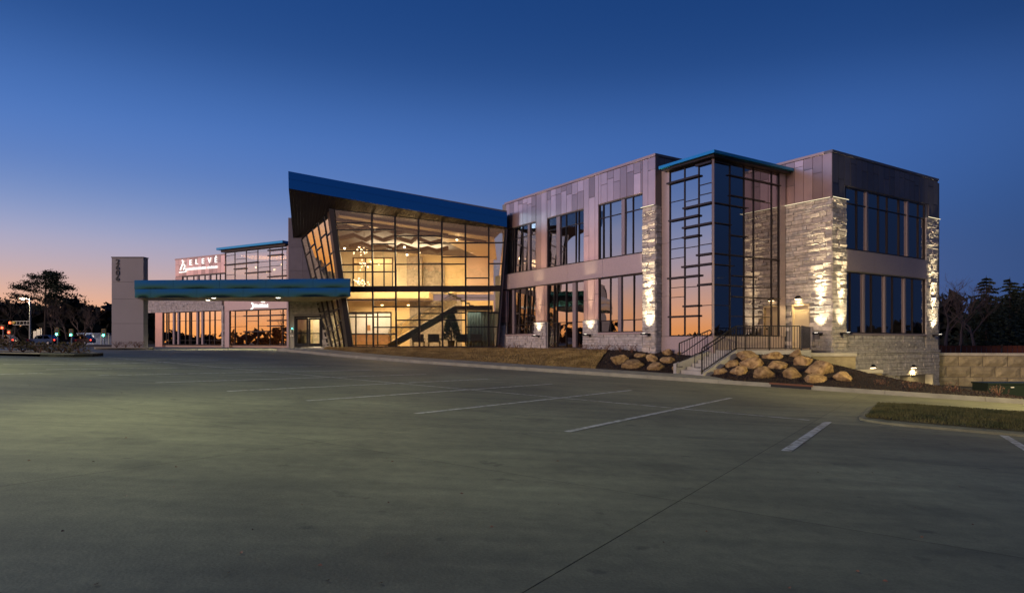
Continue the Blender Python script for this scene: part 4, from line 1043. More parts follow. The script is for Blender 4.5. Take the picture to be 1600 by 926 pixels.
uplight(FF, FF.s(1313), FF.z(1313, 518.5), 'uplight at the stone corner of the end block', UP * .8, 48)
uplight(FF, FF.s(1457), FF.z(1457, 521.5), 'uplight on the farthest stone pier of the end block', UP, 48)
def downlight(f, s_, z_, label, e=24):
    r = empty('wall_light', f.pt(s_, z_, .1), label, 'wall light', 'lights on the building walls')
    b = MB(); b.hexa([f.pt(s_ - .17, z_, .0), f.pt(s_ + .17, z_, .0), f.pt(s_ + .17, z_, .2), f.pt(s_ - .17, z_, .2)], [f.pt(s_ - .08, z_ + .16, .0), f.pt(s_ + .08, z_ + .16, .0), f.pt(s_ + .08, z_ + .16, .1), f.pt(s_ - .08, z_ + .16, .1)]); b.build('housing', 'black_metal', r)
    MB().fbox(f, s_ - .12, s_ + .12, z_ - .025, z_ - .005, .03, .16).build('lens', 'lamp_warm', r)
    light('wall_lamp', 'SPOT', f.pt(s_, z_ - .05, .14), e, (1, .76, .36), r, .06, aim=f.N * .18 + V((0, 0, -1)), spot=150, blend=.6)
downlight(FG, FG.s(1248.5), FG.z(1248.5, 467), 'downlight above the door on the landing', 75)
downlight(FF, FF.s(1425), FF.z(1425, 574), 'downlight above the wide basement window well', 190)
downlight(FF, FF.s(1361.5), FF.z(1361.5, 574), 'downlight above the narrow basement window well', 140)

# ---------------------------------------------------------------- landing, steps, railings
lz = 0.0
T_R = V((9.83, 29.0, 0)); T_L = EB + V((.1, .15, 0)); T_E = V((12.7, 29.0, 0)); T_W = FG.pt(FG.s(1269), 0, .1)
land = [T_L, T_R, T_E, V((13.3, 29.3, 0)), T_W, FG.pt(gD, 0, .02), FBR.pt(.1, 0, .05)]
MB().prism(land, -1.0, -.02).build('landing', 'step_concrete')['kind'] = 'structure'
sdx = (T_R - T_L).normalized(); run = V((-sdx.y, sdx.x, 0)); run = run if run.y < 0 else -run
stp = empty('concrete_steps', T_L + run * 1.2 + V((0, 0, -1.4)), 'concrete steps with cheek wall climbing from the sidewalk to the landing', 'steps')
T_R2 = T_L + sdx * 1.3
BL_ = T_L + run * 2.2; zb_s = swz(BL_.x, BL_.y); nr = 7; rise = (lz - .02 - zb_s) / nr; tr = .315
for i in range(1, nr):
    z1 = lz - .02 - rise * i
    a, c = T_L + run * tr * (i - 1), T_R2 + run * tr * (i - 1)
    MB().prism([a, c, c + run * tr, a + run * tr], -1.9, z1).build('step', 'step_concrete', stp)
# cheek wall on the far side, kerb on the near side
a = T_L - sdx * .22; 
m = MB(); e0, e1 = a, a + run * (tr * (nr - 1) + .25)
m.hexa([V((e0.x, e0.y, -2)), V((e1.x, e1.y, -2)), V((e1.x, e1.y, zb_s + .42)), V((e0.x, e0.y, .02))], [V((p.x, p.y, z)) for p, z in ((e0 + sdx * .2, -2), (e1 + sdx * .2, -2), (e1 + sdx * .2, zb_s + .42), (e0 + sdx * .2, .02))]); m.build('cheek_wall', 'step_concrete', stp)
a = T_R2 + sdx * .01; e0, e1 = a, a + run * (tr * (nr - 1))
m = MB(); m.hexa([V((e0.x, e0.y, -2)), V((e1.x, e1.y, -2)), V((e1.x, e1.y, zb_s + .05)), V((e0.x, e0.y, .0))], [V((p.x, p.y, z)) for p, z in ((e0 + sdx * .15, -2), (e1 + sdx * .15, -2), (e1 + sdx * .15, zb_s + .05), (e0 + sdx * .15, .0))]); m.build('cheek_wall', 'step_concrete', stp)
def railing(a, b_, label, h=1.07, gap=.115, posts=(0, 1), low=.09, group='black steel railings'):
    a, b_ = V(a), V(b_)
    r = empty('railing', (a + b_) / 2 - V((0, 0, 0)), label, 'railing', group)
    up_ = V((0, 0, 1))
    MB().bar(a + up_ * h, b_ + up_ * h, .05, .04).build('top_rail', 'black_metal', r)
    MB().bar(a + up_ * low, b_ + up_ * low, .035, .035).build('bottom_rail', 'black_metal', r)
    for t in posts:
        p = a.lerp(b_, t); MB().bar(p - up_ * .03, p + up_ * (h - .02), .045, .045, (b_ - a)).build('post', 'black_metal', r)
    n = int((V((b_.x - a.x, b_.y - a.y, 0))).length / gap)
    for i in range(1, n):
        t = i / n
        if any(abs(t - q) * (b_ - a).length < .05 for q in posts): continue
        p = a.lerp(b_, t); MB().bar(p + up_ * low, p + up_ * (h - .02), .018, .018, (b_ - a)).build('baluster', 'black_metal', r)
    return r
o_ = V((0, 0, lz - .02))
railing(T_R2 + o_ + V((.1, .08, 0)), T_E + o_ + V((0, .08, 0)), 'long straight black railing along the front edge of the landing', posts=(0, .14, .52, 1))
g_ = railing(T_E + o_ + V((.08, .1, 0)), T_W + o_ - V((.1, .12, 0)), 'short black railing from the landing edge back to the stone wall', posts=(0, 1))
zr0 = lz - .02; zr1 = zb_s
tr_ = run * tr * (nr - 1)
rr = railing(T_R2 + sdx * .08 + V((0, 0, zr0)), T_R2 + sdx * .08 + tr_ + V((0, 0, zr1 + .05)), 'black sloping stair railing on the boulder side of the steps', gap=.12)
rl = railing(T_L - sdx * .12 + V((0, 0, zr0 + .05)), T_L - sdx * .12 + tr_ + V((0, 0, zr1 + .42)), 'black sloping stair railing on the cheek wall below the bay', h=.92, gap=.14)
for r_, base in ((rr, T_R2 - sdx * .02), (rl, T_L + sdx * .10)):
    p0 = base + V((0, 0, zr0 + .88)); p1 = base + tr_ + V((0, 0, zr1 + .90)); p2 = p1 + run * .3; p3 = p2 - V((0, 0, .6))
    MB().tube([p0, p1, p2, p3, p3 - run * .3], .022, 6).build('handrail', 'black_metal', r_)

# ---------------------------------------------------------------- planting beds and lawns
def bedz(x, y):
    P, Q = V((x, y, 0)).dot(PV), V((x, y, 0)).dot(QV)
    base = gz(x, y) + .15
    return base
def bed(name, bot, top, n, m, matn, kind='structure', bulge=.06, amp=.03, sc_=1.3):
    b = MB()
    def along(pts, t):
        t *= len(pts) - 1; i = min(int(t), len(pts) - 2); return V(pts[i]).lerp(V(pts[i + 1]), t - i)
    for i in range(n + 1):
        for j in range(m + 1):
            u, v = i / n, j / m; p = along(bot, u).lerp(along(top, u), v)
            p.z += math.sin(math.pi * v) * bulge + (noise.noise(p * sc_) * amp if 0 < v < 1 else 0)
            b.v.append(p)
    for i in range(n):
        for j in range(m):
            a = i * (m + 1) + j; b.f.append((a, a + m + 1, a + m + 2, a + 1)); b.mi.append(0)
    o = b.build(name, matn, smooth=True); o['kind'] = kind
    return b
def onz(p, z): return V((p.x, p.y, z))
def walk(P, Q, dz=.20): p = pq(P, Q); return V((p.x, p.y, gz(p.x, p.y) + dz))
def base_of(f, s_, z, o=-.05): p = f.pt(s_, z, o); return p
s930, s950 = sA(985), sA(925)
CK1 = T_L - sdx * .23 + run * (tr * (nr - 1) + .25); CK1 = V((CK1.x, CK1.y, swz(CK1.x, CK1.y) - .01))
def qat(px_):      # Q on the back edge of the sidewalk for a picture column
    r = (px_ - 800) / F; Y = PB / (PV.x * r + PV.y); return V((r * Y, Y, 0)).dot(QV)
lawn = bed('dry_lawn', [walk(PB, qat(x)) for x in (930, 850, 760, 680, 600, 505)], [base_of(FA, sA(950), -.06), base_of(FA, sA(880), -.05), base_of(FA, sA(800), -.05), V((-4.5, 44.0, -.05)), V((-8, 44.3, -.05)), V((-12.4, 44.6, -.10))], 60, 12, 'dry_lawn', bulge=.10)
bed1 = bed('mulch_bed', [CK1, walk(PB, toQ(CK1) + 1.6), walk(PB, qat(990)), walk(PB, qat(930))], [T_L - sdx * .23 + V((0, 0, -.3)), A1 + V((.6, .2, -.12)), base_of(FA, sA(985), -.06), base_of(FA, sA(950), -.06)], 40, 16, 'mulch', bulge=.05)
kb = PK + .17
def kq(Q, dz=.13, P=kb): return walk(P, Q, dz)
t0 = T_R2 + sdx * .17
bed2 = bed('mulch_bed', [kq(6.2), kq(3.4), kq(.6), kq(-2.2), kq(-5.0)],
           [V((T_R2.x + run.x * 1.6 + sdx.x * .17, T_R2.y + run.y * 1.6 + sdx.y * .17, -1.15)), V((10.0, 28.97, -.22)), V((12.6, 28.97, -.2)), V((14.6, 28.7, -1.0)), V((18.5, 29.0, -2.0))], 60, 20, 'mulch', bulge=.06, amp=.05)
BEDV = {1: bed1.v, 2: bed2.v}
def on_bed(k, px_, py_):   # the bed vertex nearest to the view ray through a picture point
    best = None
    for p in BEDV[k]:
        x = 800 + F * p.x / p.y; y = HZ - F * (p.z - ZC) / p.y; d = (x - px_) ** 2 + (y - py_) ** 2
        if best is None or d < best[0]: best = (d, p)
    return best[1]
def boulder(k, x, y, w_, h_, label, seed):
    p = on_bed(k, x, y + h_ * .35); d = p.y
    rx, rz_ = w_ / 2 * d / F * 1.24, h_ / 2 * d / F * 1.45
    c = W(x, y, d); c.y += rx * .35; c.z -= rz_ * .12
    rng = random.Random(seed); bm = bmesh.new(); bmesh.ops.create_icosphere(bm, subdivisions=4, radius=1)
    off = V((rng.uniform(-9, 9), rng.uniform(-9, 9), rng.uniform(-9, 9)))
    planes = [(V((rng.uniform(-1, 1), rng.uniform(-1, .6), rng.uniform(-.5, 1))).normalized(), rng.uniform(.55, .82)) for _ in range(13)]
    for v in bm.verts:
        q = v.co.copy()
        for n_, h0 in planes:
            e_ = q.dot(n_) - h0
            if e_ > 0: q -= n_ * e_ * .97
        q *= 1.10 + .14 * noise.noise(q * 1.3 + off) + .06 * noise.noise(q * 3.3 + off) + .05 * noise.noise(q * 8 + off)
        v.co = V((q.x * rx, q.y * rx * .85, q.z * rz_))
    me = bpy.data.meshes.new('boulder'); bm.to_mesh(me); bm.free(); me.materials.append(MATS['boulder'])
    me.polygons.foreach_set('use_smooth', [True] * len(me.polygons))
    o = bpy.data.objects.new('boulder', me); col.objects.link(o); o.location = c; o.rotation_euler.z = rng.uniform(-.25, .25)
    tag(o, label, 'boulder', 'boulders in the mulch beds')
B1 = 'in the bed left of the steps'; B2 = 'in the bed right of the steps'
for i, (k, x, y, w_, h_, l) in enumerate((
    (1, 969, 562, 27, 17, 'large pinkish boulder next to the lawn, leftmost ' + B1), (1, 993.5, 570, 32, 15, 'wide low boulder by the sidewalk, second from lawn ' + B1),
    (1, 1003, 555, 17, 7, 'small flat boulder high below the stone wall ' + B1), (1, 1021, 560, 17.5, 11, 'small rounded boulder in the middle ' + B1),
    (1, 1045, 562, 20, 9, 'narrow tilted grey boulder right of centre ' + B1), (1, 1028.5, 573, 24, 13, 'tan boulder close to the sidewalk, below the middle ' + B1),
    (1, 1058, 576.5, 12, 10, 'little squarish boulder at the foot of the cheek wall'), (1, 1045, 550, 14, 9, 'small boulder highest up under the glazed bay ' + B1),
    (1, 1065, 550.5, 9, 11, 'small pink boulder half hidden behind the cheek wall of the steps'), (1, 1024.6, 546.6, 8, 4, 'tiny flat stone at the foot of the tall stone pier'),
    (2, 1126.5, 581, 18, 10, 'small boulder beside the bottom step ' + B2), (2, 1144, 568.4, 19.5, 14, 'roundish greenish boulder beside the upper steps ' + B2),
    (2, 1157.6, 579.4, 29, 13, 'long low boulder near the kerb, second from the steps'), (2, 1170.5, 556, 31, 13, 'broad peaked boulder just under the landing railing, nearest the steps'),
    (2, 1177.6, 567, 30, 17, 'large golden peaked boulder in the second row ' + B2), (2, 1196.5, 582, 28, 17, 'rounded boulder near the kerb, third from the steps'),
    (2, 1209, 557, 30.5, 12, 'long flat boulder under the middle of the landing railing'), (2, 1216.3, 571, 32, 16, 'big pointed boulder in the centre ' + B2),
    (2, 1239, 583.6, 31, 17, 'big boulder near the kerb above the rusty drain grate'), (2, 1245, 553.8, 19.5, 12, 'small boulder under the corner post of the landing railing'),
    (2, 1257.8, 563.5, 24, 18, 'upright triangular boulder right of the landing corner'), (2, 1283.7, 576.5, 36, 19, 'largest rounded boulder in front of the long wall block'),
    (2, 1277, 591.4, 35, 14, 'long pale boulder lowest by the kerb, right of the drain grate'), (2, 1320, 589.4, 28, 16, 'rightmost boulder, beside the low wall block'))):
    boulder(k, x, y, w_, h_, l, 100 + i)
# wall blocks that hold the bed
def block(cx0, cx1, y0, y1, d, th, label):
    a, b_ = W(cx0, y1, d), W(cx1, y0, d)
    r = empty('wall_block', V(((a.x + b_.x) / 2, d, a.z)), label, 'wall block', 'stone blocks holding the mulch bed')
    m = MB(); m.box(((a.x + b_.x) / 2, d + th / 2, (a.z + b_.z) / 2 - .15), (b_.x - a.x, th, b_.z - a.z)); m.build('block', 'block_stone', r)
    m = MB(); m.box(((a.x + b_.x) / 2, d + th / 2 - .03, b_.z - .08), (b_.x - a.x + .04, th + .06, .14)); m.build('cap', 'cap_stone', r)
block(1263, 1337, 551, 592, 29.4, 1.2, 'long upper stone block with flat cap beside the end block')
block(1326, 1378, 577, 606, 28.3, .9, 'low stone block with cap below the longer one')

# grass tufts
def blades(name, src, n, h, m, label, wdt=.22, inset=None):
    b = MB(); rng = random.Random(4)
    nn = len(src)
    for _ in range(n):
        f = src[rng.randrange(nn)]
        u_, v_ = rng.random(), rng.random(); p = (f[0] * (1 - u_) + f[1] * u_) * (1 - v_) + (f[3] * (1 - u_) + f[2] * u_) * v_
        hh = h * rng.uniform(.5, 1.25); d = V((rng.uniform(-.6, .6), rng.uniform(-.6, .6), 1)).normalized()
        x = V((rng.uniform(-1, 1), rng.uniform(-1, 1), 0)).normalized() * hh * wdt
        b.poly([p - x, p + x, p + d * hh])
    o = b.build(name, m, fix=False); tag(o, label, None, None, 'stuff'); o['category'] = 'grass'
    return o
quads = lambda mb: [[mb.v[i] for i in f] for f in mb.f]
blades('grass', quads(lawn), 30000, .075, 'dry_blade', 'golden dry grass on the bank below the lobby')
for mb_, n_, l_ in ((bed1, 7000, 'loose dark bark chips in the bed left of the steps'), (bed2, 11000, 'loose dark bark chips in the bed right of the steps')):
    o = blades('bark_chips', quads(mb_), n_, .055, 'mulch_chip', l_, .35); o['category'] = 'mulch'
# grass island of the lot
isl = empty('kerb', G(1450, 650)); tag(isl, kind='structure')
I0, I1 = toP(G(1312, 659)) + .25, toP(G(1335, 631)) ; IQ = toQ(G(1312, 659)) - .25
def arc(cP, cQ, r, a0, a1, n): return [(cP + r * math.sin(a0 + (a1 - a0) * i / n), cQ + r * math.cos(a0 + (a1 - a0) * i / n)) for i in range(n + 1)]
ro = .9
outl = [(I0, -16)] + arc(I0 + ro, IQ - ro, ro, -math.pi / 2, 0, 5) + arc(I1 - ro, IQ - ro, ro, 0, math.pi / 2, 5) + [(I1, -16)]
inl = [(I0 + .3, -16)] + arc(I0 + ro, IQ - ro, ro - .3, -math.pi / 2, 0, 5) + arc(I1 - ro, IQ - ro, ro - .3, 0, math.pi / 2, 5) + [(I1 - .3, -16)]
def dens(pts, l=2.4):
    r = []
    for a, b_ in zip(pts, pts[1:]):
        n_ = max(1, int(math.dist(a, b_) / l))
        r += [(a[0] + (b_[0] - a[0]) * i / n_, a[1] + (b_[1] - a[1]) * i / n_) for i in range(n_)]
    return r + [pts[-1]]
do, di = dens(outl), dens(inl)
if len(do) != len(di): di = di[:len(do)]; do = do[:len(di)]
for i in range(len(do) - 1):
    ob_, oc_, ic_, ib_ = [pq(*t) for t in (do[i], do[i + 1], di[i + 1], di[i])]
    lo = [V((p.x, p.y, gz(p.x, p.y) - .1)) for p in (ob_, oc_, ic_, ib_)]; hi = [V((p.x, p.y, gz(p.x, p.y) + h_)) for p, h_ in ((ob_, .045), (oc_, .045), (ic_, .10), (ib_, .10))]
    m = MB(); m.hexa(lo, hi); m.build('kerb_stone', 'slab', isl)
m = MB(); cm = []
nI, nJ = 14, 40
for i in range(nI + 1):
    for j in range(nJ + 1):
        P = I0 + .18 + (I1 - I0 - .36) * i / nI; Q = -16 + (IQ - .15 + 16) * j / nJ
        e_ = max(0, (Q - (IQ - ro)) / ro); lim = (ro - .2) * (1 - math.sqrt(max(0, 1 - min(1, e_) ** 2)))
        P = max(I0 + .18 + lim, min(I1 - .18 - lim, P)); p = pq(P, Q); edge = min(P - I0, I1 - P, IQ - Q)
        m.v.append(V((p.x, p.y, gz(p.x, p.y) + .085 + .07 * sstep(.1, 1.2, edge) + .02 * noise.noise(p * 1.2))))
for i in range(nI):
    for j in range(nJ):
        a = i * (nJ + 1) + j; m.f.append((a, a + nJ + 1, a + nJ + 2, a + 1)); m.mi.append(0)
m.build('grass_island', 'lawn', smooth=True)['kind'] = 'structure'
near = [q for q in quads(m) if q[0].dot(QV) > -11]
blades('grass', near, 70000, .062, 'blade', 'short green and straw coloured grass on the kerbed island', .13)

# rusty drain grate in the kerb, utility box, low edging wall
gr = G(1240, 605.5)
q_ = toQ(gr)
r_ = empty('drain_grate', walk(PK - .05, q_, .0), 'rusty storm drain inlet set in the kerb below the boulders', 'drain')
m = MB(); a = [walk(PK - .03, q_ - .75, .0), walk(PK - .03, q_ + .75, .0), walk(PK + .35, q_ + .75, 0), walk(PK + .35, q_ - .75, 0)]; m.hexa([p + V((0, 0, .11)) for p in a], [p + V((0, 0, .165)) for p in a]); m.build('hood', 'grate', r_)
m = MB(); a = [walk(PK - .012, q_ - .7, .0), walk(PK - .012, q_ + .7, .0), walk(PK + .05, q_ + .7, 0), walk(PK + .05, q_ - .7, 0)]; m.hexa([p + V((0, 0, .01)) for p in a], [p + V((0, 0, .108)) for p in a]); m.build('mouth', 'joint', r_)

# retaining wall of big blocks at the right
RW = Fac(W(1469, 0, 37.0), V((4.6, -1.1, 0)).normalized()); RW.O.z = 0
ret = empty('retaining_wall', RW.pt(4, -2.9, 0), 'retaining wall of big rough tan concrete blocks with pale coping', 'wall')
zrt_ = RW.z(1480, 551); bh = .60
nblk = 0
for row in range(5):
    z1 = zrt_ - .16 - row * bh; s_ = -.3 - (row % 2) * .6
    while s_ < 13:
        l = 1.2; a, c = max(s_, -.25) + .022, s_ + l - .022
        if c > a + .1:
            b = MB(); nx, nz = 5, 3; g0 = []
            rng = random.Random(row * 50 + int(s_ * 10))
            for i in range(nx + 1):
                for j in range(nz + 1):
                    e_ = 0 if i in (0, nx) or j in (0, nz) else rng.uniform(.05, .11)
                    b.v.append(RW.pt(a + (c - a) * i / nx, z1 - bh + .012 + (bh - .024) * j / nz, e_))
            for i in range(nx):
                for j in range(nz):
                    k = i * (nz + 1) + j; b.f.append((k, k + nz + 1, k + nz + 2, k + 1)); b.mi.append(0)
            b.fbox(RW, a, c, z1 - bh + .012, z1 - .012, -.5, -.004)
            b.build('block', 'block_stone', ret)
        s_ += l
for k in range(12): MB().fbox(RW, -.3 + k * 1.2 + .005, .9 + k * 1.2 - .005, zrt_ - .15, zrt_, -.5, .06).build('coping_stone', 'cap_stone', ret)
MB().fbox(RW, -.3, 14, -4, zrt_ - .15, -.55, -.06).build('backing', 'mortar', ret)
# orange construction fence behind
FO = Fac(W(1440, 0, 44), V((5, -.9, 0)))
FO.O.z = 0
fo = empty('mesh_fence', FO.pt(6, -.8, 0), 'low faded orange barrier fence behind the block wall', 'fence')
zf0 = ZC - 16 * 44 / F; zf1 = ZC - 5.6 * 44 / F
for k in range(7):
    MB().tube([FO.pt(k * 2.4, zf0 - .6, .03), FO.pt(k * 2.4, zf1 + .08, .03)], .03, 6).build('post', 'bark', fo)
    if k < 6:
        b = MB()
        for i in range(8): b.fbox(FO, k * 2.4 + .05 + i * .29, k * 2.4 + .05 + i * .29 + .26, zf0 - .3, zf1 + .01 * math.sin(i), -.01, .005)
        b.build('mesh_panel', 'fence_orange', fo)
# earth terrace behind the retaining wall
MB().prism([RW.pt(-.3, 0, -.5), RW.pt(14, 0, -.5), V((70, 34, 0)), V((90, 120, 0)), V((24, 120, 0)), V((22.8, 38.2, 0))], -4, zrt_ - .12).build('terrain', 'terrain')['kind'] = 'structure'
# utility box
ub = W(1545, 613, 26.5); ub2 = W(1640, 600, 26.5)
r_ = empty('utility_box', V(((ub.x + ub2.x) / 2, 26.9, ub.z)), 'long low dark green utility box in front of the block wall', 'utility box')
MB().box(((ub.x + ub2.x) / 2, 27.0, (ub.z + ub2.z) / 2 - .1), (ub2.x - ub.x, .9, .52)).build('body', 'box_green', r_)
MB().box(((ub.x + ub2.x) / 2, 27.0, ub2.z + .02), (ub2.x - ub.x + .06, .98, .06)).build('lid', 'box_green', r_)
MB().box((W(1583, 0, 26.5).x, 26.54, W(0, 605, 26.5).z), (.14, .01, .03)).build('label_plate', 'white_wall', r_)
# low concrete edging with its own strip of mulch
edg = empty('edging_kerb', kq(-4, 0, PK + 1.6)); tag(edg, kind='structure')
for k in range(9):
    q0, q1 = 1.0 - k * 1.5, -.5 - k * 1.5
    a = [kq(q0 - .01, 0, PK + 1.7), kq(q1 + .01, 0, PK + 1.7), kq(q1 + .01, 0, PK + 1.95), kq(q0 - .01, 0, PK + 1.95)]
    if k < 3: continue
    m = MB(); m.hexa([p - V((0, 0, .1)) for p in a], [p + V((0, 0, .30)) for p in a]); m.build('kerb_stone', 'cap_stone', edg)
strip_ = bed('mulch_bed', [kq(-5.0), kq(-8), kq(-12)], [kq(-5, .2, PK + 1.7), kq(-8, .2, PK + 1.7), kq(-12, .2, PK + 1.7)], 20, 5, 'mulch', bulge=.02)

# ---------------------------------------------------------------- lobby furniture
ch = empty('chandelier', W(568, 391, 46.5), 'tall chandelier of small glowing globes in three clusters inside the lobby', 'chandelier')
MB().tube([W(569, 346, 46.5), W(568, 446, 46.5)], .012, 5).build('stem', 'frame', ch)
rng = random.Random(9)
for (cx, cy, n_) in ((568, 391, 22), (570, 413, 20), (565, 439, 24)):
    c = W(cx, cy, 46.5)
    for i in range(n_):
        p = c + V((rng.gauss(0, .30), rng.gauss(0, .25), rng.gauss(0, .17)))
        MB().ball(p, .037, 6, 4).build('globe', 'globe', ch)
        if i % 3 == 0: MB().bar(c, p, .008).build('rod', 'frame', ch)
    light('chandelier_lamp', 'POINT', c, 28, (1, .72, .45), ch, .3)
def chair(px_, d, rot, label):
    x = W(px_, 0, d).x
    r = empty('lounge_chair', (x, d, 0), label, 'chair', 'dark lounge chairs inside the lobby')
    cs, sn_ = math.cos(rot), math.sin(rot)
    def bx(name, c, s_):
        m = MB(); m.box(c, s_)
        m.v = [V((x + p.x * cs - p.y * sn_, d + p.x * sn_ + p.y * cs, p.z)) for p in m.v]; m.build(name, 'chair', r)
    bx('seat', (0, 0, .40), (.72, .66, .14)); bx('backrest', (0, .30, .66), (.78, .12, .46))
    for s_ in (-1, 1):
        bx('armrest', (s_ * .40, 0, .56), (.08, .66, .06))
        for t in (-1, 1): bx('leg', (s_ * .38, t * .28, .20), (.05, .05, .40))
chair(654, 45.2, math.pi, 'dark lounge chair beside the foot of the lobby stair')
chair(678.5, 45.3, math.pi, 'dark lounge chair just left of the lobby tree')
chair(722, 45.3, math.pi, 'dark lounge chair just right of the lobby tree')
chair(744.5, 45.4, math.pi, 'dark lounge chair in front of the grey fabric screen')
pt_ = W(705, 541, 45.0); pt_.z = 0
pl = empty('potted_tree', pt_, 'bushy dark green indoor tree between the lobby chairs', 'tree')
MB().tube([pt_, pt_ + V((0, 0, .45))], [.2, .27], 10).build('pot', 'chair', pl)
MB().tube([pt_ + V((0, 0, .4)), pt_ + V((.03, 0, 2.0))], [.05, .02], 6).build('trunk', 'bark', pl)
b = MB(); rng = random.Random(2)
for i in range(2200):
    t = rng.random() ** .7; z = .45 + 1.8 * t; rad = .74 * (1 - t * .8) * math.sqrt(rng.random()); a = rng.uniform(0, 6.283)
    b.tri(pt_ + V((rad * math.cos(a), rad * math.sin(a), z)), (math.cos(a), math.sin(a), rng.uniform(-.5, .6)), rng.uniform(.10, .2))
b.build('crown', 'plant_leaf', pl, fix=False)

# ---------------------------------------------------------------- small plants
def shrub(p, r, h, label, group, n=60, leafy=True, seed=1):
    rng = random.Random(seed); root = empty('shrub', p, label, 'shrub', group)
    b = MB()
    for i in range(14):
        a = rng.uniform(0, 6.283); t = rng.uniform(.3, 1); e_ = p + V((math.cos(a) * r * t, math.sin(a) * r * t, h * rng.uniform(.55, 1.05)))
        b.tube([p, p.lerp(e_, .5) + V((0, 0, h * .1)), e_], [.012, .008, .004], 3)
    b.build('stems', 'shrub_twig', root, fix=False)
    b = MB()
    for i in range(n):
        a = rng.uniform(0, 6.283); t = math.sqrt(rng.random()); z = rng.uniform(.25, 1) * h
        b.tri(p + V((math.cos(a) * r * t, math.sin(a) * r * t, z)), (math.cos(a), math.sin(a), rng.uniform(-.2, 1)), rng.uniform(.25, .5) * h * (.6 if leafy else .4))
    b.build('leaves', 'shrub_leaf' if leafy else 'shrub_twig', root, fix=False)
lab = ['bare twiggy shrub at the {} along the stone base of the wing']
names = ['lobby end', 'foot of the first wide window, left', 'foot of the first wide window, middle', 'foot of the first wide window, right']
for i, x in enumerate((777, 788, 803, 816)):
    p = FA.pt(sA(x), -.12, .45); shrub(p, .28, .38, 'bare twiggy shrub at the ' + ['lobby end of the stone base', 'left part of the stone base next the lobby', 'middle of the stone base next the lobby', 'right part of the stone base next the lobby'][i], 'bare shrubs at the foot of the walls', 50, False, 20 + i)
for i, x in enumerate((923, 941, 958, 979, 997)):
    p = FA.pt(sA(x), -.22, .45); shrub(p, .3, .45, 'bare twiggy shrub, ' + ['in front of the pedestal between the tall windows', 'second from that pedestal, under the reflecting window', 'under the middle of the reflecting ground-floor window', 'under the right half of the reflecting window', 'beside the tall lit stone pier'][i], 'bare shrubs at the foot of the walls', 50, False, 30 + i)
for i, (x, y) in enumerate(((1378, 606), (1424, 609), (1489, 613), (1560, 620))):
    r = (x - 800) / F; Y = (PK + .9) / (PV.x * r + PV.y); p = V((r * Y, Y, gz(r * Y, Y) + .15))
    shrub(p, .28, .36, ['small reddish shrub in front of the narrow window well', 'small reddish shrub in front of the wide window well', 'small reddish shrub before the left part of the block wall', 'small reddish shrub in front of the green utility box'][i], 'small shrubs along the right kerb', 50, False, 40 + i)
# planted island at the far left
md = empty('kerb', V((-20, 26, gz(-20, 26)))); tag(md, kind='structure')
mA, mB_ = W(-40, 0, 27).x, W(150, 0, 27).x
ringo = [V((mA, 25.2, 0)), V((mB_ - 1.0, 25.2, 0)), V((mB_ - .1, 25.8, 0)), V((mB_, 26.8, 0)), V((mB_ - .2, 27.8, 0)), V((mB_ - 1.2, 28.4, 0)), V((mA, 28.4, 0))]
cen = V((mB_ - 3, 26.8, 0))
for a, c in zip(ringo, ringo[1:]):
    n_ = max(1, int((c - a).length / 2.2))
    for i in range(n_):
        x0, x1 = a.lerp(c, i / n_), a.lerp(c, (i + 1) / n_); nn_ = V((-(c - a).y, (c - a).x, 0)).normalized() * .16
        q = [x0, x1, x1 + nn_, x0 + nn_]; m = MB(); m.hexa([onz(p, gz(p.x, p.y) - .1) for p in q], [onz(p, gz(p.x, p.y) + .14) for p in q]); m.build('kerb_stone', 'kerb_concrete', md)
m = MB(); m.hexa([onz(p, -1) for p in ringo], [onz(p, gz(p.x, p.y) + .10) for p in ringo]); m.build('mulch_bed', 'mulch')['kind'] = 'structure'
for i, (x, w_, h_) in enumerate(((17, .55, .5), (55, .42, .42), (62, .4, .3), (80, .5, .28), (107, .55, .45), (124, .4, .3), (98, .4, .3), (36, .4, .3))):
    p = W(x, 0, 26.6 + .4 * math.sin(i * 2.1)); p.z = gz(p.x, p.y) + .10
    shrub(p, w_, h_, ['big leafy shrub in the planted island at the left edge of the lot', 'leafy green shrub in the island below the blue car', 'low brownish shrub right beside the green one in the island', 'flat brownish shrub under the thin bare young tree', 'broad leafy shrub in the island under the middle traffic signals', 'small shrub at the tip of the planted island', 'small brown shrub left of the broad leafy one', 'small shrub between the big leafy one and the green one'][i], 'shrubs in the planted island', 130, True, 50 + i)
# bed at the foot of the pylon
pr = [W(150, 0, 42.5), W(232, 0, 41.8), W(241, 0, 43.4), W(239, 0, 45.2), W(150, 0, 47)]
pr = [V((p.x, p.y, 0)) for p in pr]
pk = empty('kerb', onz(pr[1], gz(pr[1].x, pr[1].y))); tag(pk, kind='structure')
for a, c in zip(pr, pr[1:4] + pr[4:]):
    n_ = max(1, int((c - a).length / 1.8))
    for i in range(n_):
        x0, x1 = a.lerp(c, i / n_), a.lerp(c, (i + 1) / n_); nn_ = V((-(c - a).y, (c - a).x, 0)).normalized() * .16
        q = [x0, x1, x1 + nn_, x0 + nn_]; m = MB(); m.hexa([onz(p, gz(p.x, p.y) - .1) for p in q], [onz(p, gz(p.x, p.y) + .14) for p in q]); m.build('kerb_stone', 'kerb_concrete', pk)
m = MB(); m.hexa([onz(p, -1) for p in pr], [onz(p, gz(p.x, p.y) + .11) for p in pr]); m.build('mulch_bed', 'mulch')['kind'] = 'structure'
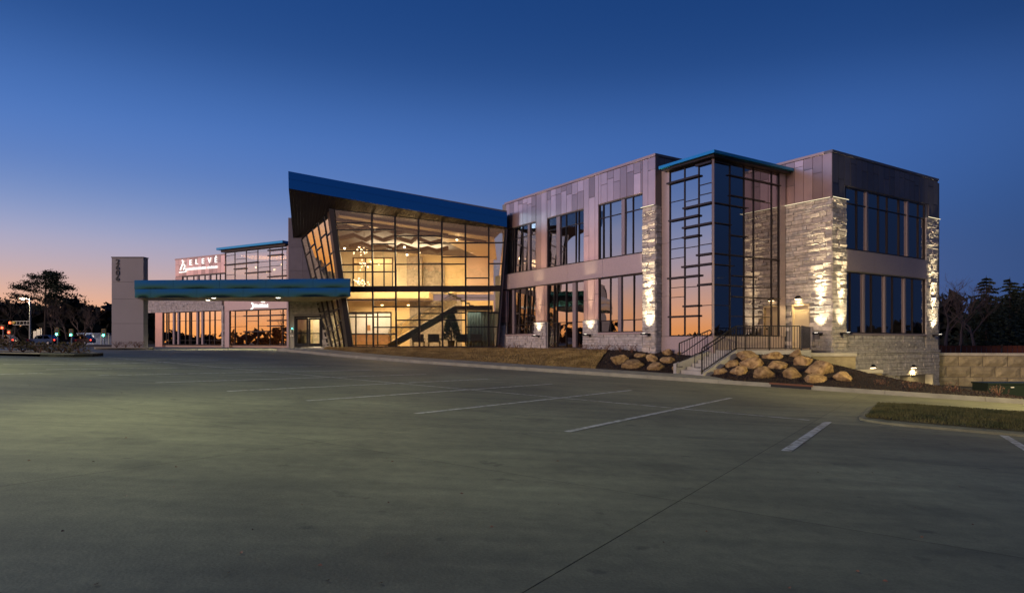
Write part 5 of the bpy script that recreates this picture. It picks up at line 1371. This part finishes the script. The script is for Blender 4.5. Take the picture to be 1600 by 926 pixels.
for i, x in enumerate((182, 196, 211, 217)):
    p = W(x, 0, 44.4); p.z = gz(p.x, p.y) + .11
    shrub(p, .4, .42, ['dry shrub at the left foot of the number pylon', 'dry shrub before the middle of the number pylon', 'dry shrub at the right foot of the number pylon', 'dry shrub right of the pylon foot, nearest the kerb'][i], 'dry shrubs at the pylon foot', 70, False, 70 + i)

# ---------------------------------------------------------------- trees
def bare_tree(name, p, h, spread, label, seed, depth=5, trunk_r=.09, m='twig', group=None, upright=.6, fork=.3):
    rng = random.Random(seed); root = empty(name, p, label, 'tree', group)
    p = V(p); tk = MB(); br_ = MB()
    def grow(a, d, l, r, lev):
        n_ = 3; pts = [a]; q = a; dd_ = d
        for i in range(n_):
            dd_ = (dd_ + V((rng.uniform(-.16, .16), rng.uniform(-.16, .16), rng.uniform(-.05, .12)))).normalized(); q = q + dd_ * l / n_; pts.append(q)
        (tk if lev == 0 else br_).tube(pts, [r * (1 - .45 * i / n_) for i in range(n_ + 1)], 6 if lev == 0 else 3)
        if lev >= depth: return
        kids = 3 if lev < 2 else rng.choice((2, 3))
        for k in range(kids):
            t = rng.uniform(.45, 1) if k else 1
            i = min(n_, max(1, round(t * n_))); o_ = pts[i]
            a_ = rng.uniform(0, 6.283); nd = (dd_ * upright + V((math.cos(a_), math.sin(a_), rng.uniform(.1, .6))) * spread).normalized()
            grow(o_, nd, l * rng.uniform(.58, .82), r * .55, lev + 1)
    grow(p, V((0, 0, 1)), h * fork, trunk_r, 0)
    tk.build('trunk', 'bark' if m == 'bark' else m, root, fix=False); br_.build('crown', m, root, fix=False)
    return root
def conifer(p, h, r, label, seed, group=None, n=2600):
    rng = random.Random(seed); root = empty('conifer_tree', p, label, 'tree', group); p = V(p)
    MB().tube([p, p + V((0, 0, h * .95))], [h * .018, .03], 6).build('trunk', 'bark', root)
    b = MB(); tiers = 22
    for i in range(tiers):
        t = i / tiers; z = h * (.06 + .93 * t); rad = r * (1 - t) ** .85 * rng.uniform(.8, 1.15) + .1
        nb_ = max(5, int(13 * (1 - t) + 4))
        for k in range(nb_):
            a = rng.uniform(0, 6.283); l = rad * rng.uniform(.7, 1.1); drop = -.18 - .15 * (1 - t)
            for s_ in range(9):
                u = (s_ + rng.random()) / 9; c = p + V((math.cos(a) * l * u, math.sin(a) * l * u, z + drop * l * u * u + rng.uniform(-.05, .05) * h * .1))
                sz = h * .045 * (1.15 - .5 * u) * rng.uniform(.7, 1.3)
                b.tri(c, (math.cos(a + rng.uniform(-.9, .9)), math.sin(a + rng.uniform(-.9, .9)), rng.uniform(-.5, .25)), sz, .42)
                b.tri(c, (math.cos(a + rng.uniform(-1.4, 1.4)), math.sin(a + rng.uniform(-1.4, 1.4)), rng.uniform(-.6, .1)), sz, .3)
    b.tri(p + V((0, 0, h * .93)), (0, 0, 1), h * .08, .1)
    b.build('crown', 'needle', root, fix=False)
    return root
def pine(p, h, label, seed):
    rng = random.Random(seed); root = empty('pine_tree', p, label, 'tree'); p = V(p)
    MB().tube([p, p + V((.2, 0, h * .5)), p + V((.1, 0, h * .96))], [h * .022, h * .016, .06], 7).build('trunk', 'bark', root)
    b = MB(); lim = MB()
    for (t, l, side) in ((.52, .30, -1), (.57, .30, 1), (.63, .36, -1), (.68, .30, 1), (.72, .42, -1), (.76, .34, 1), (.80, .36, -1), (.84, .38, 1), (.88, .26, -1), (.91, .30, 1), (.95, .20, -1), (.97, .20, 1), (.6, .22, 0), (.7, .24, 0), (.8, .24, 0), (.9, .18, 0), (.99, .12, .3)):
        t += rng.uniform(-.025, .025); o_ = p + V((.1, 0, h * t)); a = {-1: math.pi, 1: 0}.get(side, 1.57) + rng.uniform(-.5, .5)
        e_ = o_ + V((math.cos(a) * l * h, math.sin(a) * l * h, h * rng.uniform(-.02, .09)))
        lim.tube([o_, o_.lerp(e_, .5), e_], [.09, .06, .03], 4)
        for i in range(420):
            u = rng.uniform(.12, 1.05); c = o_.lerp(e_, u) + V((rng.gauss(0, .035), rng.gauss(0, .045), rng.gauss(.010, .019))) * h
            b.tri(c, (rng.uniform(-1, 1), rng.uniform(-1, 1), rng.uniform(.0, .8)), h * rng.uniform(.022, .042), .2)
    lim.build('limbs', 'bark', root, fix=False); b.build('crown', 'needle', root, fix=False)
def treeline(name, pts, label, dens_=1.0, seed=1, m='wood_leaf', sz=1.0, depth=5):
    """pts: list of (x, y, top height); a belt of wood along them, seen only as a dark mass"""
    rng = random.Random(seed); b = MB()
    for (x0, y0, h0), (x1, y1, h1) in zip(pts, pts[1:]):
        l = math.hypot(x1 - x0, y1 - y0); n_ = int(l * (h0 + h1) / 2 * 5 * dens_)
        for i in range(n_):
            t = rng.random(); hh = h0 + (h1 - h0) * t; x, y = x0 + (x1 - x0) * t, y0 + (y1 - y0) * t
            top_ = hh * (1 + .10 * noise.noise(V((x * .23, y * .23, seed))) + .07 * noise.noise(V((x * .9, y * .9, seed))))
            up_ = i % 2; z = top_ * (rng.uniform(.72, 1.02) if up_ else rng.random() * .86); dp = rng.uniform(0, depth)
            nx_, ny_ = (y1 - y0) / l, -(x1 - x0) / l
            if nx_ * x + ny_ * y < 0: nx_, ny_ = -nx_, -ny_
            b.tri(V((x + nx_ * dp, y + ny_ * dp, -.5 + z)), (rng.uniform(-1, 1), rng.uniform(-1, 1), rng.uniform(-.2, 1)), sz * (rng.uniform(.25, .6) if up_ else rng.uniform(.8, 1.9)), .4 if up_ else .55)
    o = b.build(name, m, fix=False); tag(o, label, 'woodland', None, 'stuff')
def TP(px_, ytop, d): p = W(px_, ytop, d); return (p.x, p.y, p.z + .5)
DT = 150
pp = W(70, 545, DT); pp.z = -.4; pine(pp, W(0, 430, DT).z + .6, 'tall dark pine with flat layered crown at the far left', 4)
treeline('woodland', [TP(x, y, DT + 8) for x, y in ((-60, 462), (-10, 470), (8, 463), (22, 474), (36, 482), (55, 470), (75, 462), (92, 458), (105, 462), (118, 474), (130, 478), (142, 492), (150, 482), (165, 470), (180, 464), (200, 470), (240, 478), (330, 490), (470, 500))],
         'dark mass of woodland beyond the street at the far left', 1.5, 3, sz=1.5, depth=9)
for i, (x, yt, d, sd) in enumerate(((20, 448, 140, 5), (128, 462, 140, 7), (143, 466, 145, 8), (104, 452, 142, 12))):
    p = W(x, 0, d); p.z = -.4; hh = W(0, yt, d).z + .5
    bare_tree('bare_tree', p, hh * 1.1, .62, ['bare leafless tree behind the street lamp', 'bare tree poking above the woodland left of the pylon', 'bare tree closest to the number pylon, above the woodland dip', 'bare tree just right of the tall pine'][i], sd, 6, .22, 'twig', 'bare trees above the far woodland')
for i, (x, yt, d, sd) in enumerate(((83, 474, 60, 21), (130, 484, 58, 22))):
    p = W(x, 0, d); p.z = gz(p.x, p.y); hh = W(0, yt, d).z + .2
    bare_tree('young_tree', p, hh * 1.1, .26, ['thin bare young street tree with upright twigs near the blue car', 'thin bare young street tree standing left of the pylon'][i], sd, 5, .06, 'twig', 'young bare street trees', upright=1.5, fork=.36)
# right hand side
zR = zrt_ - .12
for i, (x, yt, d, r_, sd) in enumerate(((1541, 430, 74, 5.0, 31), (1578, 432, 80, 5.4, 32), (1605, 438, 84, 5.5, 33))):
    p = W(x, 0, d); p.z = zR; conifer(p, W(0, yt, d).z - zR, r_, ['tall spruce with clear pointed top behind the orange fence', 'second spruce with rounded shoulders, right of the pointed one', 'spruce cut by the right edge of the picture'][i], sd, 'spruces behind the block wall')
for i, (x, yt, d, sd) in enumerate(((1478, 420, 66, 41), (1500, 424, 70, 42), (1523, 438, 68, 43))):
    p = W(x, 0, d); p.z = zR; bare_tree('bare_tree', p, (W(0, yt, d).z - zR) * 1.05, .55, ['bare tree rising right beside the end of the building', 'spreading bare tree left of the pointed spruce', 'small bare tree at the flank of the pointed spruce'][i], sd, 6, .16, 'twig', 'bare trees at the right')
treeline('woodland', [(W(x, y, 92).x, 92, W(x, y, 92).z - zR) for x, y in ((1330, 470), (1440, 458), (1470, 456), (1500, 462), (1530, 466), (1560, 470), (1600, 462), (1660, 455), (1760, 450))], 'dark mass of woodland behind the spruces at the right', 1.6, 6, sz=1.3, depth=6)
# the woods and roofs all round the lot that the windows mirror
ringp = []
for k in range(0, 30):
    az = R(-52 - k * 8.5); rr_ = 170; ringp.append((rr_ * math.sin(az), rr_ * math.cos(az), 4.2 + 1.8 * math.sin(k * 2.3) + (1.5 if k % 5 == 0 else 0)))
treeline('woodland', ringp, 'low dark woodland around the far sides of the parking lot', .55, 9, sz=1.6, depth=6)

# ---------------------------------------------------------------- street at the far left
DS = 115
zS = -.15
MB().prism([(-160, DS - 9), (-25, DS - 9), (-25, DS + 9), (-160, DS + 9)], zS - .5, zS + .02).build('road', 'road')['kind'] = 'structure'
def atS(x, y, d=DS): return W(x, y, d)
sl = atS(47, 0); sl.z = zS
st = empty('street_lamp', sl, 'tall street lamp pole with lit head and a traffic signal mast arm', 'street lamp')
MB().tube([sl, V((sl.x, sl.y, atS(0, 466).z))], [.17, .10], 8).build('pole', 'pole', st)
lh = atS(36, 466); MB().tube([V((sl.x, sl.y, atS(0, 468).z)), lh + V((.3, 0, .12))], .06, 6).build('arm', 'pole', st)
MB().box(lh, (1.0, .4, .18)).build('lamp_head', 'pole', st); MB().ball(lh - V((0, 0, .12)), .26, 8, 5, (1.2, .8, .5)).build('bulb', 'head_white', st)
light('street_light', 'POINT', lh - V((0, .3, .5)), 2500, (1, .85, .5), st, .3)
for y in (501.5, 507): MB().bar(V((sl.x, sl.y, atS(0, y).z)), atS(20, y + .3), .09).build('mast_arm', 'pole', st)
for x in (26, 31, 37, 42): MB().bar(atS(x, 501.7), atS(x, 507), .06).build('mast_brace', 'pole', st)
b = atS(18.5, 504); MB().box(b, (.9, .3, .45)).build('signal_box', 'signal_yellow', st); MB().ball(b + V((-.25, -.16, 0)), .16, 8, 5).build('signal_lens', 'signal_red', st)
def signal(x, ytop, ylens, colr, label, d=DS - 6):
    c = W(x, (ytop + ylens) / 2, d); lz_ = W(x, ylens, d); base = V((c.x, c.y, zS))
    r = empty('traffic_signal', base, label, 'traffic signal', 'traffic signals at the far left junction')
    MB().tube([base, V((c.x, c.y, c.z))], .09, 6).build('pole', 'pole', r)
    h_ = abs(W(0, ytop, d).z - lz_.z) + .5
    MB().box((c.x, c.y - .05, c.z), (.62, .32, h_)).build('housing', 'signal_yellow', r)
    MB().box((c.x, c.y - .22, c.z), (.46, .04, h_ - .12)).build('face', 'numeral', r)
    MB().ball((lz_.x, lz_.y - .25, lz_.z), .17, 8, 5).build('lens', colr, r)
signal(90, 514, 522, 'signal_green', 'green traffic signal nearest the blue car'); signal(112, 516, 523, 'signal_green', 'green traffic signal in the middle, above the small tree shrub'); signal(163, 516, 523.5, 'signal_green', 'brightest green traffic signal beside the pylon')
signal(15.5, 517, 519, 'signal_red', 'red traffic signal on a short post at the left edge'); signal(5, 510, 512, 'signal_red', 'red traffic signal cut by the left picture edge')
for i, (x0, x1, y0, y1) in enumerate(((52, 57, 517, 531), (57.5, 63, 514, 531), (64, 65.5, 512.5, 523))):
    a, c = W(x0, y1, DS + 4), W(x1, y0, DS + 4)
    r = empty('road_sign', V(((a.x + c.x) / 2, DS + 4, zS)), ['wide grey back of a road sign left of the young tree', 'taller grey back of a road sign', 'narrow white road sign beside the grey ones'][i], 'road sign', 'road signs at the junction')
    MB().box(((a.x + c.x) / 2, DS + 4, (a.z + c.z) / 2), (c.x - a.x, .05, c.z - a.z)).build('plate', 'sheet_metal', r)
    MB().tube([((a.x + c.x) / 2, DS + 4.06, zS), ((a.x + c.x) / 2, DS + 4.06, c.z)], .05, 6).build('post', 'pole', r)
def car(px_, d, label, paint, face=1, suv=True, tail=False, l=4.7):
    x = W(px_, 0, d).x; r = empty('car', (x, d, zS), label, 'car', 'cars on the far street')
    prof = [(-.5, .35), (-.5, .85), (-.47, .95), (-.22, 1.02), (-.10, 1.62), (.30, 1.68), (.46, 1.1), (.5, .95), (.5, .35)]
    b = MB(); b.hexa([V((x + face * a * l, d - .85, zS + z)) for a, z in prof], [V((x + face * a * l, d + .85, zS + z)) for a, z in prof]); b.build('body', paint, r)
    wn = [(-.19, 1.05), (-.085, 1.55), (.12, 1.58), (.12, 1.05)], [(.15, 1.05), (.15, 1.58), (.28, 1.57), (.41, 1.1)]
    for q in wn:
        b = MB(); b.hexa([V((x + face * a * l, d - .87, zS + z)) for a, z in q], [V((x + face * a * l, d - .855, zS + z)) for a, z in q]); b.build('window', 'glass_car', r)
    for a in (-.31, .31):
        wh = empty('wheel', (x + face * a * l, d - .8, zS + .34), parent=r)
        MB().tube([(x + face * a * l, d - .88, zS + .34), (x + face * a * l, d - .66, zS + .34)], .34, 14).build('tyre', 'tyre', wh); MB().tube([(x + face * a * l, d - .895, zS + .34), (x + face * a * l, d - .87, zS + .34)], .2, 10).build('rim', 'sheet_metal', wh)
    MB().box((x - face * .505 * l, d - .6, zS + .72), (.06, .3, .14)).build('headlight', 'head_white', r)
    MB().box((x + face * .503 * l, d - .6, zS + .85), (.06, .25, .2)).build('taillight', 'tail_red', r)
car(67, DS - 2, 'blue sport utility car waiting at the far junction', 'car_blue', 1)
car(124, DS + 1, 'dark car with red taillight behind the young tree left of the pylon', 'car_dark', 1)
car(2, DS - 4, 'dark car with red taillight at the left picture edge', 'car_dark', 1)
# pale shed with posts across the street
sh0, sh1 = W(128, 0, DS + 12).x, W(176, 0, DS + 12).x
r = empty('roadside_shelter', ((sh0 + sh1) / 2, DS + 12, zS), 'pale bluish lit shelter behind the traffic signals left of the pylon', 'building')
MB().box(((sh0 + sh1) / 2, DS + 13, zS + 1.0), (sh1 - sh0, 1.2, 2.0)).build('wall', 'shed_wall', r)
MB().box(((sh0 + sh1) / 2, DS + 12.2, zS + 2.12), (sh1 - sh0 + .4, 3.2, .14)).build('roof', 'shed_wall', r)
for k in range(5): MB().box((sh0 + (sh1 - sh0) * k / 4, DS + 10.8, zS + 1.0), (.1, .1, 2.0)).build('post', 'pole', r)
lp = W(137, 526, DS + 10.5); MB().ball(lp, .22, 8, 5).build('lamp', 'head_white', r)
light('shelter_lamp', 'POINT', lp - V((0, .5, 0)), 80, (.85, .9, 1), r, .2)

# ---------------------------------------------------------------- lamp posts of the lot (their pools of light lie on the concrete)
def lamp_post(x, y, label, e, h=7.5, to=(0, 0), colr=(1, .93, .62), cone=150, tilt=.25):
    z0 = gz(x, y); r = empty('lamp_post', (x, y, z0), label, 'lamp post', 'lamp posts of the parking lot')
    MB().tube([(x, y, z0), (x, y, z0 + .7)], .28, 12).build('footing', 'kerb_concrete', r)
    MB().tube([(x, y, z0 + .7), (x, y, z0 + h)], [.08, .06], 8).build('pole', 'black_metal', r)
    d = V((to[0] - x, to[1] - y, 0)).normalized()
    MB().bar((x, y, z0 + h - .05), V((x, y, z0 + h - .05)) + d * .5, .08).build('arm', 'black_metal', r)
    c = V((x, y, z0 + h - .06)) + d * .75
    MB().box(c, (.5, .5, .12)).build('lamp_head', 'black_metal', r)
    MB().box(c - V((0, 0, .07)), (.36, .36, .015)).build('lens', 'lamp_white', r)
    light('lot_lamp', 'SPOT', c - V((0, 0, .12)), e, colr, r, .15, aim=(d.x * tilt, d.y * tilt, -1), spot=cone, blend=.8)
lamp_post(-17.5, 16.5, 'lamp post outside the left picture edge lighting the lot', 2500, to=(0, 18), colr=(1, .98, .58))
lamp_post(20.5, 17.0, 'lamp post outside the right picture edge lighting the boulders and block wall', 8000, to=(14, 26), colr=(1, .78, .36), tilt=.5)
lamp_post(-10, 7, 'lamp post just outside the left picture edge near the camera', 2900, to=(6, 15), colr=(1, .98, .62), cone=110, tilt=1.75)

# windblown leaves and grit on the lot
rng = random.Random(77); b = MB()
for i in range(70):
    px_, py2 = rng.uniform(-50, 1650), 600 + 320 * rng.random() ** 1.3
    p = G(px_, py2); r_ = rng.uniform(.006, .02)
    a_ = rng.uniform(0, 6.28); x_ = V((math.cos(a_), math.sin(a_), 0)) * r_; y_ = V((-math.sin(a_), math.cos(a_), 0)) * r_ * .6; z_ = V((0, 0, .008))
    b.poly([p - x_ + z_, p + y_ + z_ * 2, p + x_ + z_, p - y_ + z_])
o = b.build('litter', 'shrub_twig', fix=False); tag(o, 'windblown leaves and grit scattered over the lot', 'litter', None, 'stuff')
